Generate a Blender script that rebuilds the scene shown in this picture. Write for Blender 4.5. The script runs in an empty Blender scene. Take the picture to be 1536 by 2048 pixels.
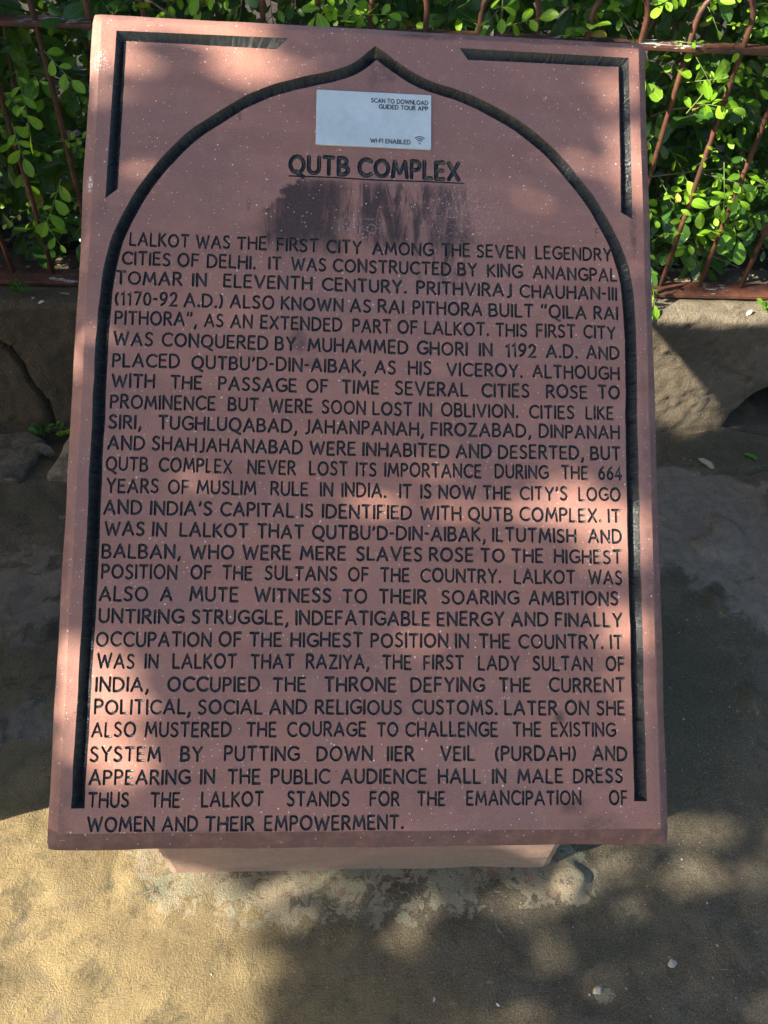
import bpy, bmesh, math, random
import numpy as np
from mathutils import Vector, Matrix, noise as mnoise
from mathutils.geometry import delaunay_2d_cdt
PI = math.pi
scene = bpy.context.scene
COL = scene.collection

# ----------------------------------------------------------------- camera, sky, sun, exposure
CAMZ = 1.425
CAMR = [[0.99866427, 0.0065872, 0.05124738], [-0.02923424, -0.74577874, 0.66555197], [0.04260333, -0.66616115, -0.74459001]]
cd = bpy.data.cameras.new('camera'); cam = bpy.data.objects.new('camera', cd); COL.objects.link(cam); scene.camera = cam
cd.sensor_fit = 'VERTICAL'; cd.sensor_height = 36; cd.lens = 36*1538/2048; cd.clip_start = .02; cd.clip_end = 400
cam.matrix_world = Matrix([[CAMR[r][0], -CAMR[r][1], -CAMR[r][2], (0, 0, CAMZ)[r]] for r in range(3)]+[[0, 0, 0, 1]])

SUN_DIR = np.array([.809, .275, -.519]); SUN_DIR /= np.linalg.norm(SUN_DIR)      # direction the light travels
elev = math.asin(-SUN_DIR[2]); az = math.atan2(-SUN_DIR[0], -SUN_DIR[1])
world = bpy.data.worlds.new('World'); scene.world = world; world.use_nodes = True
wt = world.node_tree; wt.nodes.clear()
sky = wt.nodes.new('ShaderNodeTexSky'); sky.sky_type = 'NISHITA'; sky.sun_disc = False; sky.sun_elevation = elev; sky.sun_rotation = az
sky.dust_density = 2.0; sky.ozone_density = 1.0
bg = wt.nodes.new('ShaderNodeBackground'); wo = wt.nodes.new('ShaderNodeOutputWorld')
bg.inputs['Strength'].default_value = .07
wt.links.new(sky.outputs[0], bg.inputs[0]); wt.links.new(bg.outputs[0], wo.inputs[0])
sl = bpy.data.lights.new('sun', 'SUN'); sl.energy = 5.0; sl.angle = math.radians(.53); sl.color = (1, .88, .70)
so = bpy.data.objects.new('sun', sl); COL.objects.link(so); so.rotation_euler = Vector(SUN_DIR).to_track_quat('-Z', 'Y').to_euler()
scene.view_settings.view_transform = 'Standard'; scene.view_settings.look = 'None'; scene.view_settings.gamma = 1
scene.view_settings.use_curve_mapping = False; scene.view_settings.exposure = 1.85

# ----------------------------------------------------------------- measured layout of the board (metres on its face)
LINES = [
    (0.01642, (0.69506, 0.74244), [('LALKOT', 0.06581, 0.73924), ('WAS', 0.14963, 0.73929), ('THE', 0.20175, 0.73932), ('FIRST', 0.25261, 0.73936), ('CITY', 0.31673, 0.7394), ('AMONG', 0.37647, 0.73943), ('THE', 0.46666, 0.74029), ('SEVEN', 0.5132, 0.74072), ('LEGENDRY', 0.59155, 0.74146)]),
    (0.0164, (0.7015, 0.71413), [('CITIES', 0.05759, 0.71366), ('OF', 0.12721, 0.71366), ('DELHI.', 0.16446, 0.71366), ('IT', 0.2427, 0.71366), ('WAS', 0.27183, 0.71366), ('CONSTRUCTED', 0.32532, 0.71379), ('BY', 0.48802, 0.71453), ('KING', 0.527, 0.71471), ('ANANGPAL', 0.58816, 0.7146)]),
    (0.01637, (0.70088, 0.68844), [('TOMAR', 0.05133, 0.6876), ('IN', 0.14675, 0.68802), ('ELEVENTH', 0.1862, 0.68819), ('CENTURY.', 0.31185, 0.68826), ('PRITHVIRAJ', 0.4343, 0.68799), ('CHAUHAN-III', 0.5699, 0.68812)]),
    (0.01646, (0.70158, 0.66174), [('(1170-92', 0.05106, 0.66028), ('A.D.)', 0.1374, 0.66057), ('ALSO', 0.19529, 0.66075), ('KNOWN', 0.25997, 0.66081), ('AS', 0.34834, 0.66076), ('RAI', 0.38415, 0.66073), ('PITHORA', 0.42923, 0.66077), ('BUILT', 0.52904, 0.66113), ('“QILA', 0.59815, 0.66138), ('RAI', 0.6682, 0.66163)]),
    (0.01643, (0.70162, 0.63582), [('PITHORA”,', 0.05226, 0.6348), ('AS', 0.16373, 0.63495), ('AN', 0.19673, 0.63487), ('EXTENDED', 0.23436, 0.63471), ('PART', 0.35193, 0.63418), ('OF', 0.40995, 0.63414), ('LALKOT.', 0.4447, 0.6342), ('THIS', 0.53777, 0.63465), ('FIRST', 0.59119, 0.63503), ('CITY', 0.65398, 0.63548)]),
    (0.01641, (0.70228, 0.60804), [('WAS', 0.05201, 0.60748), ('CONQUERED', 0.11177, 0.6077), ('BY', 0.25367, 0.6074), ('MUHAMMED', 0.29521, 0.60713), ('GHORI', 0.43535, 0.60709), ('IN', 0.51599, 0.60738), ('1192', 0.55104, 0.6075), ('A.D.', 0.60407, 0.60769), ('AND', 0.65751, 0.60788)]),
    (0.01632, (0.70162, 0.58107), [('PLACED', 0.05179, 0.57968), ('QUTBU’D-DIN-AIBAK,', 0.14977, 0.57994), ('AS', 0.38109, 0.58036), ('HIS', 0.42388, 0.58033), ('VICEROY.', 0.47364, 0.58029), ('ALTHOUGH', 0.5856, 0.5806)]),
    (0.01639, (0.70138, 0.55516), [('WITH', 0.05235, 0.55368), ('THE', 0.12473, 0.55352), ('PASSAGE', 0.18394, 0.55339), ('OF', 0.29449, 0.55315), ('TIME', 0.33941, 0.55319), ('SEVERAL', 0.40737, 0.55332), ('CITIES', 0.51903, 0.55353), ('ROSE', 0.60334, 0.55418), ('TO', 0.67197, 0.55486)]),
    (0.01636, (0.70071, 0.5276), [('PROMINENCE', 0.05187, 0.52653), ('BUT', 0.19699, 0.52716), ('WERE', 0.24804, 0.52707), ('SOON', 0.31446, 0.52667), ('LOST', 0.37876, 0.52629), ('IN', 0.43819, 0.52634), ('OBLIVION.', 0.4666, 0.52644), ('CITIES', 0.58073, 0.52696), ('LIKE', 0.65489, 0.52735)]),
    (0.01628, (0.70009, 0.50236), [('SIRI,', 0.05114, 0.50113), ('TUGHLUQABAD,', 0.11176, 0.50109), ('JAHANPANAH,', 0.29287, 0.50072), ('FIROZABAD,', 0.45317, 0.501), ('DINPANAH', 0.59329, 0.50177)]),
    (0.01633, (0.7006, 0.47488), [('AND', 0.05101, 0.47464), ('SHAHJAHANABAD', 0.1052, 0.47464), ('WERE', 0.30014, 0.47366), ('INHABITED', 0.36684, 0.47304), ('AND', 0.48591, 0.47333), ('DESERTED,', 0.53998, 0.47372), ('BUT', 0.66009, 0.47459)]),
    (0.01632, (0.70167, 0.44885), [('QUTB', 0.05023, 0.44829), ('COMPLEX', 0.11461, 0.44804), ('NEVER', 0.22346, 0.44762), ('LOST', 0.30023, 0.44732), ('ITS', 0.35867, 0.4474), ('IMPORTANCE', 0.39475, 0.4475), ('DURING', 0.5355, 0.44805), ('THE', 0.62172, 0.44846), ('664', 0.66971, 0.4487)]),
    (0.01627, (0.69928, 0.42143), [('YEARS', 0.05221, 0.42091), ('OF', 0.12692, 0.42099), ('MUSLIM', 0.16201, 0.42103), ('RULE', 0.25277, 0.42113), ('IN', 0.31429, 0.421), ('INDIA.', 0.34117, 0.42091), ('IT', 0.41382, 0.42067), ('IS', 0.44053, 0.42057), ('NOW', 0.46358, 0.4205), ('THE', 0.5202, 0.42063), ('CITY’S', 0.56755, 0.42084), ('LOGO', 0.64338, 0.42118)]),
    (0.01628, (0.69965, 0.39396), [('AND', 0.05025, 0.39426), ('INDIA’S', 0.10641, 0.3942), ('CAPITAL', 0.19182, 0.39412), ('IS', 0.29108, 0.39388), ('IDENTIFIED', 0.31729, 0.39379), ('WITH', 0.44059, 0.39337), ('QUTB', 0.50113, 0.39345), ('COMPLEX.', 0.56703, 0.39362), ('IT', 0.68132, 0.39391)]),
    (0.01623, (0.69963, 0.36709), [('WAS', 0.05256, 0.36784), ('IN', 0.11012, 0.36789), ('LALKOT', 0.14327, 0.36792), ('THAT', 0.23786, 0.36774), ('QUTBU’D-DIN-AIBAK,', 0.30563, 0.36746), ('ILTUTMISH', 0.53187, 0.36717), ('AND', 0.6554, 0.36711)]),
    (0.01617, (0.69899, 0.34117), [('BALBAN,', 0.05072, 0.34048), ('WHO', 0.15672, 0.34081), ('WERE', 0.22043, 0.341), ('MERE', 0.29135, 0.34122), ('SLAVES', 0.36075, 0.3413), ('ROSE', 0.45177, 0.34126), ('TO', 0.51686, 0.34124), ('THE', 0.55656, 0.34123), ('HIGHEST', 0.61071, 0.34121)]),
    (0.01619, (0.69879, 0.31505), [('POSITION', 0.05153, 0.31539), ('OF', 0.15824, 0.31569), ('THE', 0.1968, 0.31581), ('SULTANS', 0.24844, 0.31596), ('OF', 0.35087, 0.31571), ('THE', 0.39092, 0.31555), ('COUNTRY.', 0.44095, 0.31534), ('LALKOT', 0.55926, 0.31514), ('WAS', 0.65437, 0.31508)]),
    (0.01609, (0.69317, 0.28872), [('ALSO', 0.05007, 0.28837), ('A', 0.12309, 0.28859), ('MUTE', 0.15803, 0.28869), ('WITNESS', 0.23668, 0.28892), ('TO', 0.34448, 0.28876), ('THEIR', 0.38952, 0.28862), ('SOARING', 0.46747, 0.28857), ('AMBITIONS', 0.57769, 0.28865)]),
    (0.0161, (0.69747, 0.26206), [('UNTIRING', 0.05095, 0.26197), ('STRUGGLE,', 0.16167, 0.26185), ('INDEFATIGABLE', 0.28732, 0.26171), ('ENERGY', 0.46189, 0.26182), ('AND', 0.55499, 0.26192), ('FINALLY', 0.61081, 0.26197)]),
    (0.01614, (0.69928, 0.23425), [('OCCUPATION', 0.04903, 0.23405), ('OF', 0.1951, 0.23471), ('THE', 0.23215, 0.23488), ('HIGHEST', 0.28207, 0.2351), ('POSITION', 0.37973, 0.23501), ('IN', 0.48452, 0.23474), ('THE', 0.51442, 0.23467), ('COUNTRY.', 0.56402, 0.23456), ('IT', 0.68051, 0.23429)]),
    (0.01611, (0.69937, 0.20722), [('WAS', 0.0515, 0.20793), ('IN', 0.10788, 0.20816), ('LALKOT', 0.14075, 0.2083), ('THAT', 0.2341, 0.20869), ('RAZIYA,', 0.30112, 0.20896), ('THE', 0.39447, 0.20874), ('FIRST', 0.44508, 0.20847), ('LADY', 0.51313, 0.20811), ('SULTAN', 0.58158, 0.20777), ('OF', 0.67415, 0.20734)]),
    (0.01601, (0.69871, 0.18118), [('INDIA,', 0.05109, 0.1809), ('OCCUPIED', 0.1359, 0.18108), ('THE', 0.2617, 0.18134), ('THRONE', 0.32407, 0.18147), ('DEFYING', 0.42947, 0.18146), ('THE', 0.5391, 0.18135), ('CURRENT', 0.60185, 0.18128)]),
    (0.01604, (0.69852, 0.1535), [('POLITICAL,', 0.05107, 0.15428), ('SOCIAL', 0.17308, 0.15432), ('AND', 0.25842, 0.15434), ('RELIGIOUS', 0.31313, 0.15436), ('CUSTOMS.', 0.43147, 0.15418), ('LATER', 0.54571, 0.15389), ('ON', 0.62158, 0.1537), ('SHE', 0.66154, 0.1536)]),
    (0.01596, (0.69937, 0.12708), [('ALSO', 0.04908, 0.12766), ('MUSTERED', 0.11134, 0.12781), ('THE', 0.23163, 0.1281), ('COURAGE', 0.28007, 0.12821), ('TO', 0.38888, 0.12809), ('CHALLENGE', 0.42336, 0.12797), ('THE', 0.55571, 0.12754), ('EXISTING', 0.60353, 0.12739)]),
    (0.01598, (0.69959, 0.09848), [('SYSTEM', 0.04859, 0.09937), ('BY', 0.15443, 0.09953), ('PUTTING', 0.20576, 0.09961), ('DOWN', 0.31612, 0.09945), ('IIER', 0.40134, 0.09923), ('VEIL', 0.46635, 0.09907), ('(PURDAH)', 0.53366, 0.0989), ('AND', 0.65536, 0.09859)]),
    (0.01592, (0.69356, 0.07197), [('APPEARING', 0.04894, 0.07309), ('IN', 0.17869, 0.07293), ('THE', 0.21099, 0.07289), ('PUBLIC', 0.26231, 0.07283), ('AUDIENCE', 0.34587, 0.07269), ('HALL', 0.46352, 0.07245), ('IN', 0.52992, 0.07231), ('MALE', 0.56141, 0.07224), ('DRESS', 0.63073, 0.0721)]),
    (0.01594, (0.69893, 0.04603), [('THUS', 0.04911, 0.04693), ('THE', 0.12146, 0.0469), ('LALKOT', 0.18067, 0.04688), ('STANDS', 0.28198, 0.04685), ('FOR', 0.38071, 0.04669), ('THE', 0.43816, 0.04657), ('EMANCIPATION', 0.49813, 0.04645), ('OF', 0.67468, 0.04608)]),
    (0.01547, (0.42263, 0.01971), [('WOMEN', 0.04935, 0.01974), ('AND', 0.13597, 0.01938), ('THEIR', 0.18644, 0.01916), ('EMPOWERMENT.', 0.2559, 0.01887)]),
]
ARCH_LEFT = [(0.37673, 1.02066), (0.3668, 1.00999), (0.34892, 0.99604), (0.32378, 0.98497), (0.28555, 0.97423), (0.24145, 0.9592), (0.2042, 0.93915), (0.17357, 0.91723), (0.1437, 0.89413), (0.12084, 0.87018), (0.10176, 0.84591), (0.08051, 0.81357), (0.06489, 0.78143), (0.05138, 0.74766), (0.04526, 0.71845), (0.04157, 0.69152), (0.0399, 0.66189), (0.03861, 0.62494), (0.03839, 0.56661), (0.03881, 0.50869), (0.03861, 0.45152), (0.03916, 0.39818), (0.03928, 0.34915), (0.03935, 0.27603), (0.03859, 0.20416), (0.03871, 0.1335), (0.03795, 0.08114), (0.03809, 0.04527)]
ARCH_RIGHT = [(0.37673, 1.02066), (0.38484, 1.01607), (0.39743, 1.00669), (0.42, 0.9914), (0.44951, 0.97721), (0.4916, 0.96476), (0.53085, 0.94782), (0.5701, 0.92571), (0.60249, 0.89999), (0.62666, 0.87555), (0.64516, 0.85303), (0.66531, 0.82712), (0.68173, 0.79833), (0.69735, 0.76754), (0.70624, 0.74219), (0.71174, 0.7182), (0.71505, 0.68876), (0.7168, 0.65195), (0.71649, 0.58879), (0.7154, 0.52648), (0.71523, 0.4647), (0.71467, 0.40375), (0.71433, 0.34395), (0.71432, 0.29498), (0.71457, 0.244), (0.71415, 0.16941), (0.71456, 0.11431), (0.71467, 0.04913)]
CORNER_LEFT = [(0.26025, 1.03512), (0.03613, 1.03287), (0.03289, 0.80027), (0.0481, 0.81394), (0.04968, 1.01877), (0.24556, 1.01846)]
CORNER_RIGHT = [(0.4912, 1.03455), (0.72502, 1.03353), (0.7241, 0.80152), (0.70859, 0.81), (0.71025, 1.01929), (0.50235, 1.01795)]
TITLE = [(0.26611, 0.84464), (0.35663, 0.84398), (0.4928, 0.84815), (0.26556, 0.86817)]
TITLE_ENDS = [(0.34501, 0.85247), (0.4928, 0.84815)]
UNDERLINE = [(0.26614, 0.84326), (0.49647, 0.84342)]
STICKER = [(0.30013, 0.96237), (0.45279, 0.96204), (0.45235, 0.88558), (0.29971, 0.88515)]
ST_TEXT = [(0.37152, 0.94943), (0.44799, 0.94919), (0.38193, 0.94145), (0.44801, 0.94099), (0.37152, 0.89218), (0.42504, 0.89235), (0.43728, 0.89754)]
SCRATCH = [(0.67451, 0.77847)]
STAIN = [(0.22875, 0.83533), (0.49949, 0.84776), (0.49932, 0.76304), (0.23101, 0.75223), (0.39711, 0.99731), (0.44403, 1.05219), (0.28539, 0.61417), (0.61524, 0.14672), (0.63819, 0.02746), (0.34646, 0.79793), (0.47813, 0.78975), (0.25532, 0.80769)]
SUN_SPOTS = [(-0.365, 0.367, 13.811, 17.627, 10.705, -5.737, 0.75), (-0.313, 0.405, 7.485, 9.426, 14.192, -7.665, 0.35), (-0.191, 0.206, 42.703, 54.745, 7.839, -4.475, 0.7), (-0.001, 0.048, 43.91, 56.392, 6.292, -3.834, 0.8), (0.165, -0.09, 45.02, 57.912, 8.369, -5.393, 0.6), (-0.062, 0.645, 21.737, 25.396, 7.37, -4.094, 0.8), (0.315, 0.271, 8.204, 9.671, 11.211, -7.101, 0.55), (0.232, 0.186, 10.216, 12.374, 16.933, -10.658, 0.35), (0.309, -0.171, 14.043, 17.96, 8.546, -5.743, 0.8), (0.23, 0.095, 19.577, 24.111, 22.884, -14.574, 0.1), (0.412, 0.235, 34.998, 40.924, 4.589, -2.979, 0.4), (0.408, -0.159, 12.202, 15.341, 24.101, -16.505, 0.2), (0.331, -0.762, 0.206, 5.038, 3.474, -2.418, 1.0), (0.325, -0.826, 0.038, 4.22, 3.768, -2.631, 1.0), (0.375, -0.615, 1.289, 11.071, 11.182, -7.741, 0.8), (0.507, -0.672, 1.154, 12.289, 11.256, -7.912, 0.6), (0.41, -0.57, 1.341, 9.429, 17.322, -11.996, 0.8), (0.598, -0.189, 1.988, 5.274, 12.418, -8.543, 0.62), (0.142, -0.785, 0.202, 7.566, 5.318, -3.643, 1.0), (0.594, -0.323, 1.916, 6.408, 15.171, -10.518, 0.25), (0.652, -0.413, 1.073, 4.195, 9.969, -6.984, 0.07), (-0.417, 0.395, 9.05, 1.421, 6.427, -4.048, 1.0), (-0.397, 0.298, 13.367, 2.138, 6.912, -4.374, 1.0), (-0.53, 0.665, 12.774, 2.314, 8.0, -4.989, 1.0), (-0.552, 0.924, 16.671, 3.341, 18.917, -11.687, 1.0), (-0.59, 0.778, 21.549, 3.32, 15.639, -9.688, 0.8), (-0.548, 0.4, 17.492, 2.544, 13.319, -8.372, 1.0), (-1.043, -0.197, 29.268, -2.769, 16.562, -10.343, 0.6), (-1.027, 0.032, 39.943, -3.88, 20.664, -12.818, 0.7), (-0.931, 0.334, 14.457, -0.894, 37.161, -22.941, 0.8), (-0.776, 0.577, 7.663, 0.174, 36.53, -22.556, 0.9)]  # openings left in the shade tree crown to let sun patches through
# ----------------------------------------------------------------- helpers
def mesh(name, V, F, smooth=False, uv=None, uv_loops=None):
    me = bpy.data.meshes.new(name)
    me.from_pydata([tuple(map(float, v)) for v in V], [], [tuple(map(int, f)) for f in F])
    me.update()
    if smooth:
        me.polygons.foreach_set('use_smooth', [True]*len(me.polygons))
    if uv is not None:
        l = me.uv_layers.new(name='UVMap')
        vi = np.zeros(len(me.loops), dtype=np.int32); me.loops.foreach_get('vertex_index', vi)
        l.data.foreach_set('uv', np.asarray(uv, dtype=np.float32)[vi].ravel())
    return me

def obj(name, me, mat=None, parent=None, loc=(0,0,0), **props):
    if isinstance(me, tuple): me = mesh(name, *me)
    o = bpy.data.objects.new(name, me); COL.objects.link(o)
    if mat is not None and me is not None and len(me.materials) == 0:
        for m in (mat if isinstance(mat, (list, tuple)) else [mat]): me.materials.append(m)
    o.location = loc
    if parent is not None: o.parent = parent
    for k, v in props.items(): o[k] = v
    return o

def thing(name, loc, label, category, group=None):
    o = bpy.data.objects.new(name, None); COL.objects.link(o); o.location = loc
    o.empty_display_size = .05
    o['label'] = label; o['category'] = category
    if group: o['group'] = group
    return o

def tube(pts, r, n=8, closed=False, cap=True):
    pts = [np.array(p, float) for p in pts]; V = []; F = []
    rr = r if hasattr(r, '__len__') else [r]*len(pts)
    up = np.array([0.31, 0.2, 0.93])
    prev = None
    for i, p in enumerate(pts):
        t = pts[min(i+1, len(pts)-1)] - pts[max(i-1, 0)]; t /= np.linalg.norm(t)+1e-12
        if prev is None:
            a = np.cross(t, up)
            if np.linalg.norm(a) < .1: a = np.cross(t, [1, 0, 0])
        else: a = prev - t*(prev@t)
        a /= np.linalg.norm(a)+1e-12; prev = a; b = np.cross(t, a)
        for k in range(n):
            th = 2*PI*k/n; V.append(p+(a*math.cos(th)+b*math.sin(th))*rr[i])
    for i in range(len(pts)-1):
        for k in range(n):
            k2 = (k+1) % n; F.append((i*n+k, i*n+k2, (i+1)*n+k2, (i+1)*n+k))
    if cap:
        F.append(tuple(range(n-1, -1, -1))); F.append(tuple(range((len(pts)-1)*n, len(pts)*n)))
    return V, F

class MB:
    def __init__(s): s.V = []; s.F = []
    def add(s, vf):
        o = len(s.V); s.V += list(vf[0]); s.F += [tuple(i+o for i in f) for f in vf[1]]; return s
    def box(s, a, b):
        x0, y0, z0 = a; x1, y1, z1 = b
        return s.add(([(x0,y0,z0),(x1,y0,z0),(x1,y1,z0),(x0,y1,z0),(x0,y0,z1),(x1,y0,z1),(x1,y1,z1),(x0,y1,z1)],
                      [(0,3,2,1),(4,5,6,7),(0,1,5,4),(1,2,6,5),(2,3,7,6),(3,0,4,7)]))
    def vf(s): return s.V, s.F

def nz(x, y, z=0.0, s=1.0): return mnoise.noise(Vector((x*s, y*s, z*s)))
def fbm(x, y, z=0.0, s=1.0, o=3):
    return sum(mnoise.noise(Vector((x*s*2**k, y*s*2**k, z*s*2**k+k*7.3)))*.5**k for k in range(o))
def sstep(a, b, x):
    t = min(1, max(0, (x-a)/(b-a))); return t*t*(3-2*t)

# ----------------------------------------------------------------- material language
class NT:
    def __init__(s, name):
        s.m = bpy.data.materials.new(name); s.m.use_nodes = True; s.t = s.m.node_tree
        s.t.nodes.clear(); s.out = s.t.nodes.new('ShaderNodeOutputMaterial')
        s.b = s.t.nodes.new('ShaderNodeBsdfPrincipled'); s.t.links.new(s.b.outputs[0], s.out.inputs[0])
        s._tc = None
    def n(s, typ, **k):
        nd = s.t.nodes.new(typ)
        for a, b in k.items(): setattr(nd, a, b)
        return nd
    def put(s, sock, v):
        if hasattr(v, 'is_linked') or hasattr(v, 'node'): s.t.links.new(v, sock)
        elif isinstance(v, (tuple, list)) and len(v) == 3 and sock.type == 'RGBA': sock.default_value = (*v, 1)
        else: sock.default_value = v
    def tc(s, which='Object'):
        if s._tc is None: s._tc = s.n('ShaderNodeTexCoord')
        return s._tc.outputs[which]
    def geo(s, which): return s.n('ShaderNodeNewGeometry').outputs[which]
    def attr(s, name): return s.n('ShaderNodeAttribute', attribute_name=name).outputs['Fac']
    def scale(s, v, sc, rot=(0,0,0), loc=(0,0,0)):
        m = s.n('ShaderNodeMapping'); s.put(m.inputs['Vector'], v); m.inputs['Scale'].default_value = sc if hasattr(sc,'__len__') else (sc,)*3
        m.inputs['Rotation'].default_value = rot; m.inputs['Location'].default_value = loc; return m.outputs[0]
    def noise(s, v, sc, det=4, rough=.55, dist=0, out='Fac'):
        nd = s.n('ShaderNodeTexNoise'); s.put(nd.inputs['Vector'], v); nd.inputs['Scale'].default_value = sc
        nd.inputs['Detail'].default_value = det; nd.inputs['Roughness'].default_value = rough; nd.inputs['Distortion'].default_value = dist
        return nd.outputs[out]
    def voro(s, v, sc, out='Distance', feature='F1', rnd=1.0):
        nd = s.n('ShaderNodeTexVoronoi', feature=feature); s.put(nd.inputs['Vector'], v); nd.inputs['Scale'].default_value = sc
        nd.inputs['Randomness'].default_value = rnd; return nd.outputs[out]
    def ma(s, op, a, b=0.0, c=None, clamp=False):
        nd = s.n('ShaderNodeMath', operation=op, use_clamp=clamp); s.put(nd.inputs[0], a); s.put(nd.inputs[1], b)
        if c is not None: s.put(nd.inputs[2], c)
        return nd.outputs[0]
    def mul(s, a, b): return s.ma('MULTIPLY', a, b)
    def add(s, a, b): return s.ma('ADD', a, b)
    def mx(s, a, b): return s.ma('MAXIMUM', a, b)
    def rng(s, v, a, b, c=0.0, d=1.0, smooth=True):
        nd = s.n('ShaderNodeMapRange'); nd.interpolation_type = 'SMOOTHSTEP' if smooth else 'LINEAR'
        s.put(nd.inputs['Value'], v)
        for i, x in zip(('From Min','From Max','To Min','To Max'), (a, b, c, d)): s.put(nd.inputs[i], x)
        return nd.outputs['Result']
    def mix(s, f, a, b, mode='MIX'):
        nd = s.n('ShaderNodeMix', data_type='RGBA', blend_type=mode); s.put(nd.inputs[0], f); s.put(nd.inputs[6], a); s.put(nd.inputs[7], b)
        return nd.outputs[2]
    def xyz(s, v):
        nd = s.n('ShaderNodeSeparateXYZ'); s.put(nd.inputs[0], v); return nd.outputs
    def comb(s, x, y, z=0.0):
        nd = s.n('ShaderNodeCombineXYZ')
        for i, a in enumerate((x, y, z)): s.put(nd.inputs[i], a)
        return nd.outputs[0]
    def bump(s, h, strength=.5, dist=.002, normal=None):
        nd = s.n('ShaderNodeBump'); s.put(nd.inputs['Height'], h); nd.inputs['Strength'].default_value = strength
        nd.inputs['Distance'].default_value = dist
        if normal is not None: s.put(nd.inputs['Normal'], normal)
        return nd.outputs[0]
    def set(s, **k):
        for a, v in k.items(): s.put(s.b.inputs[a.replace('_', ' ')], v)
        return s
    def box(s, x, y, x0, x1, y0, y1, f):
        a = s.mul(s.rng(x, x0-f, x0+f), s.rng(x, x1+f, x1-f)); b = s.mul(s.rng(y, y0-f, y0+f), s.rng(y, y1+f, y1-f)); return s.mul(a, b)
    def blob(s, x, y, cx, cy, rx, ry, soft=.6):
        dx = s.mul(s.ma('SUBTRACT', x, cx), 1/rx); dy = s.mul(s.ma('SUBTRACT', y, cy), 1/ry)
        d = s.ma('SQRT', s.add(s.mul(dx, dx), s.mul(dy, dy))); return s.rng(d, 1.0, 1.0-soft)

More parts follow.
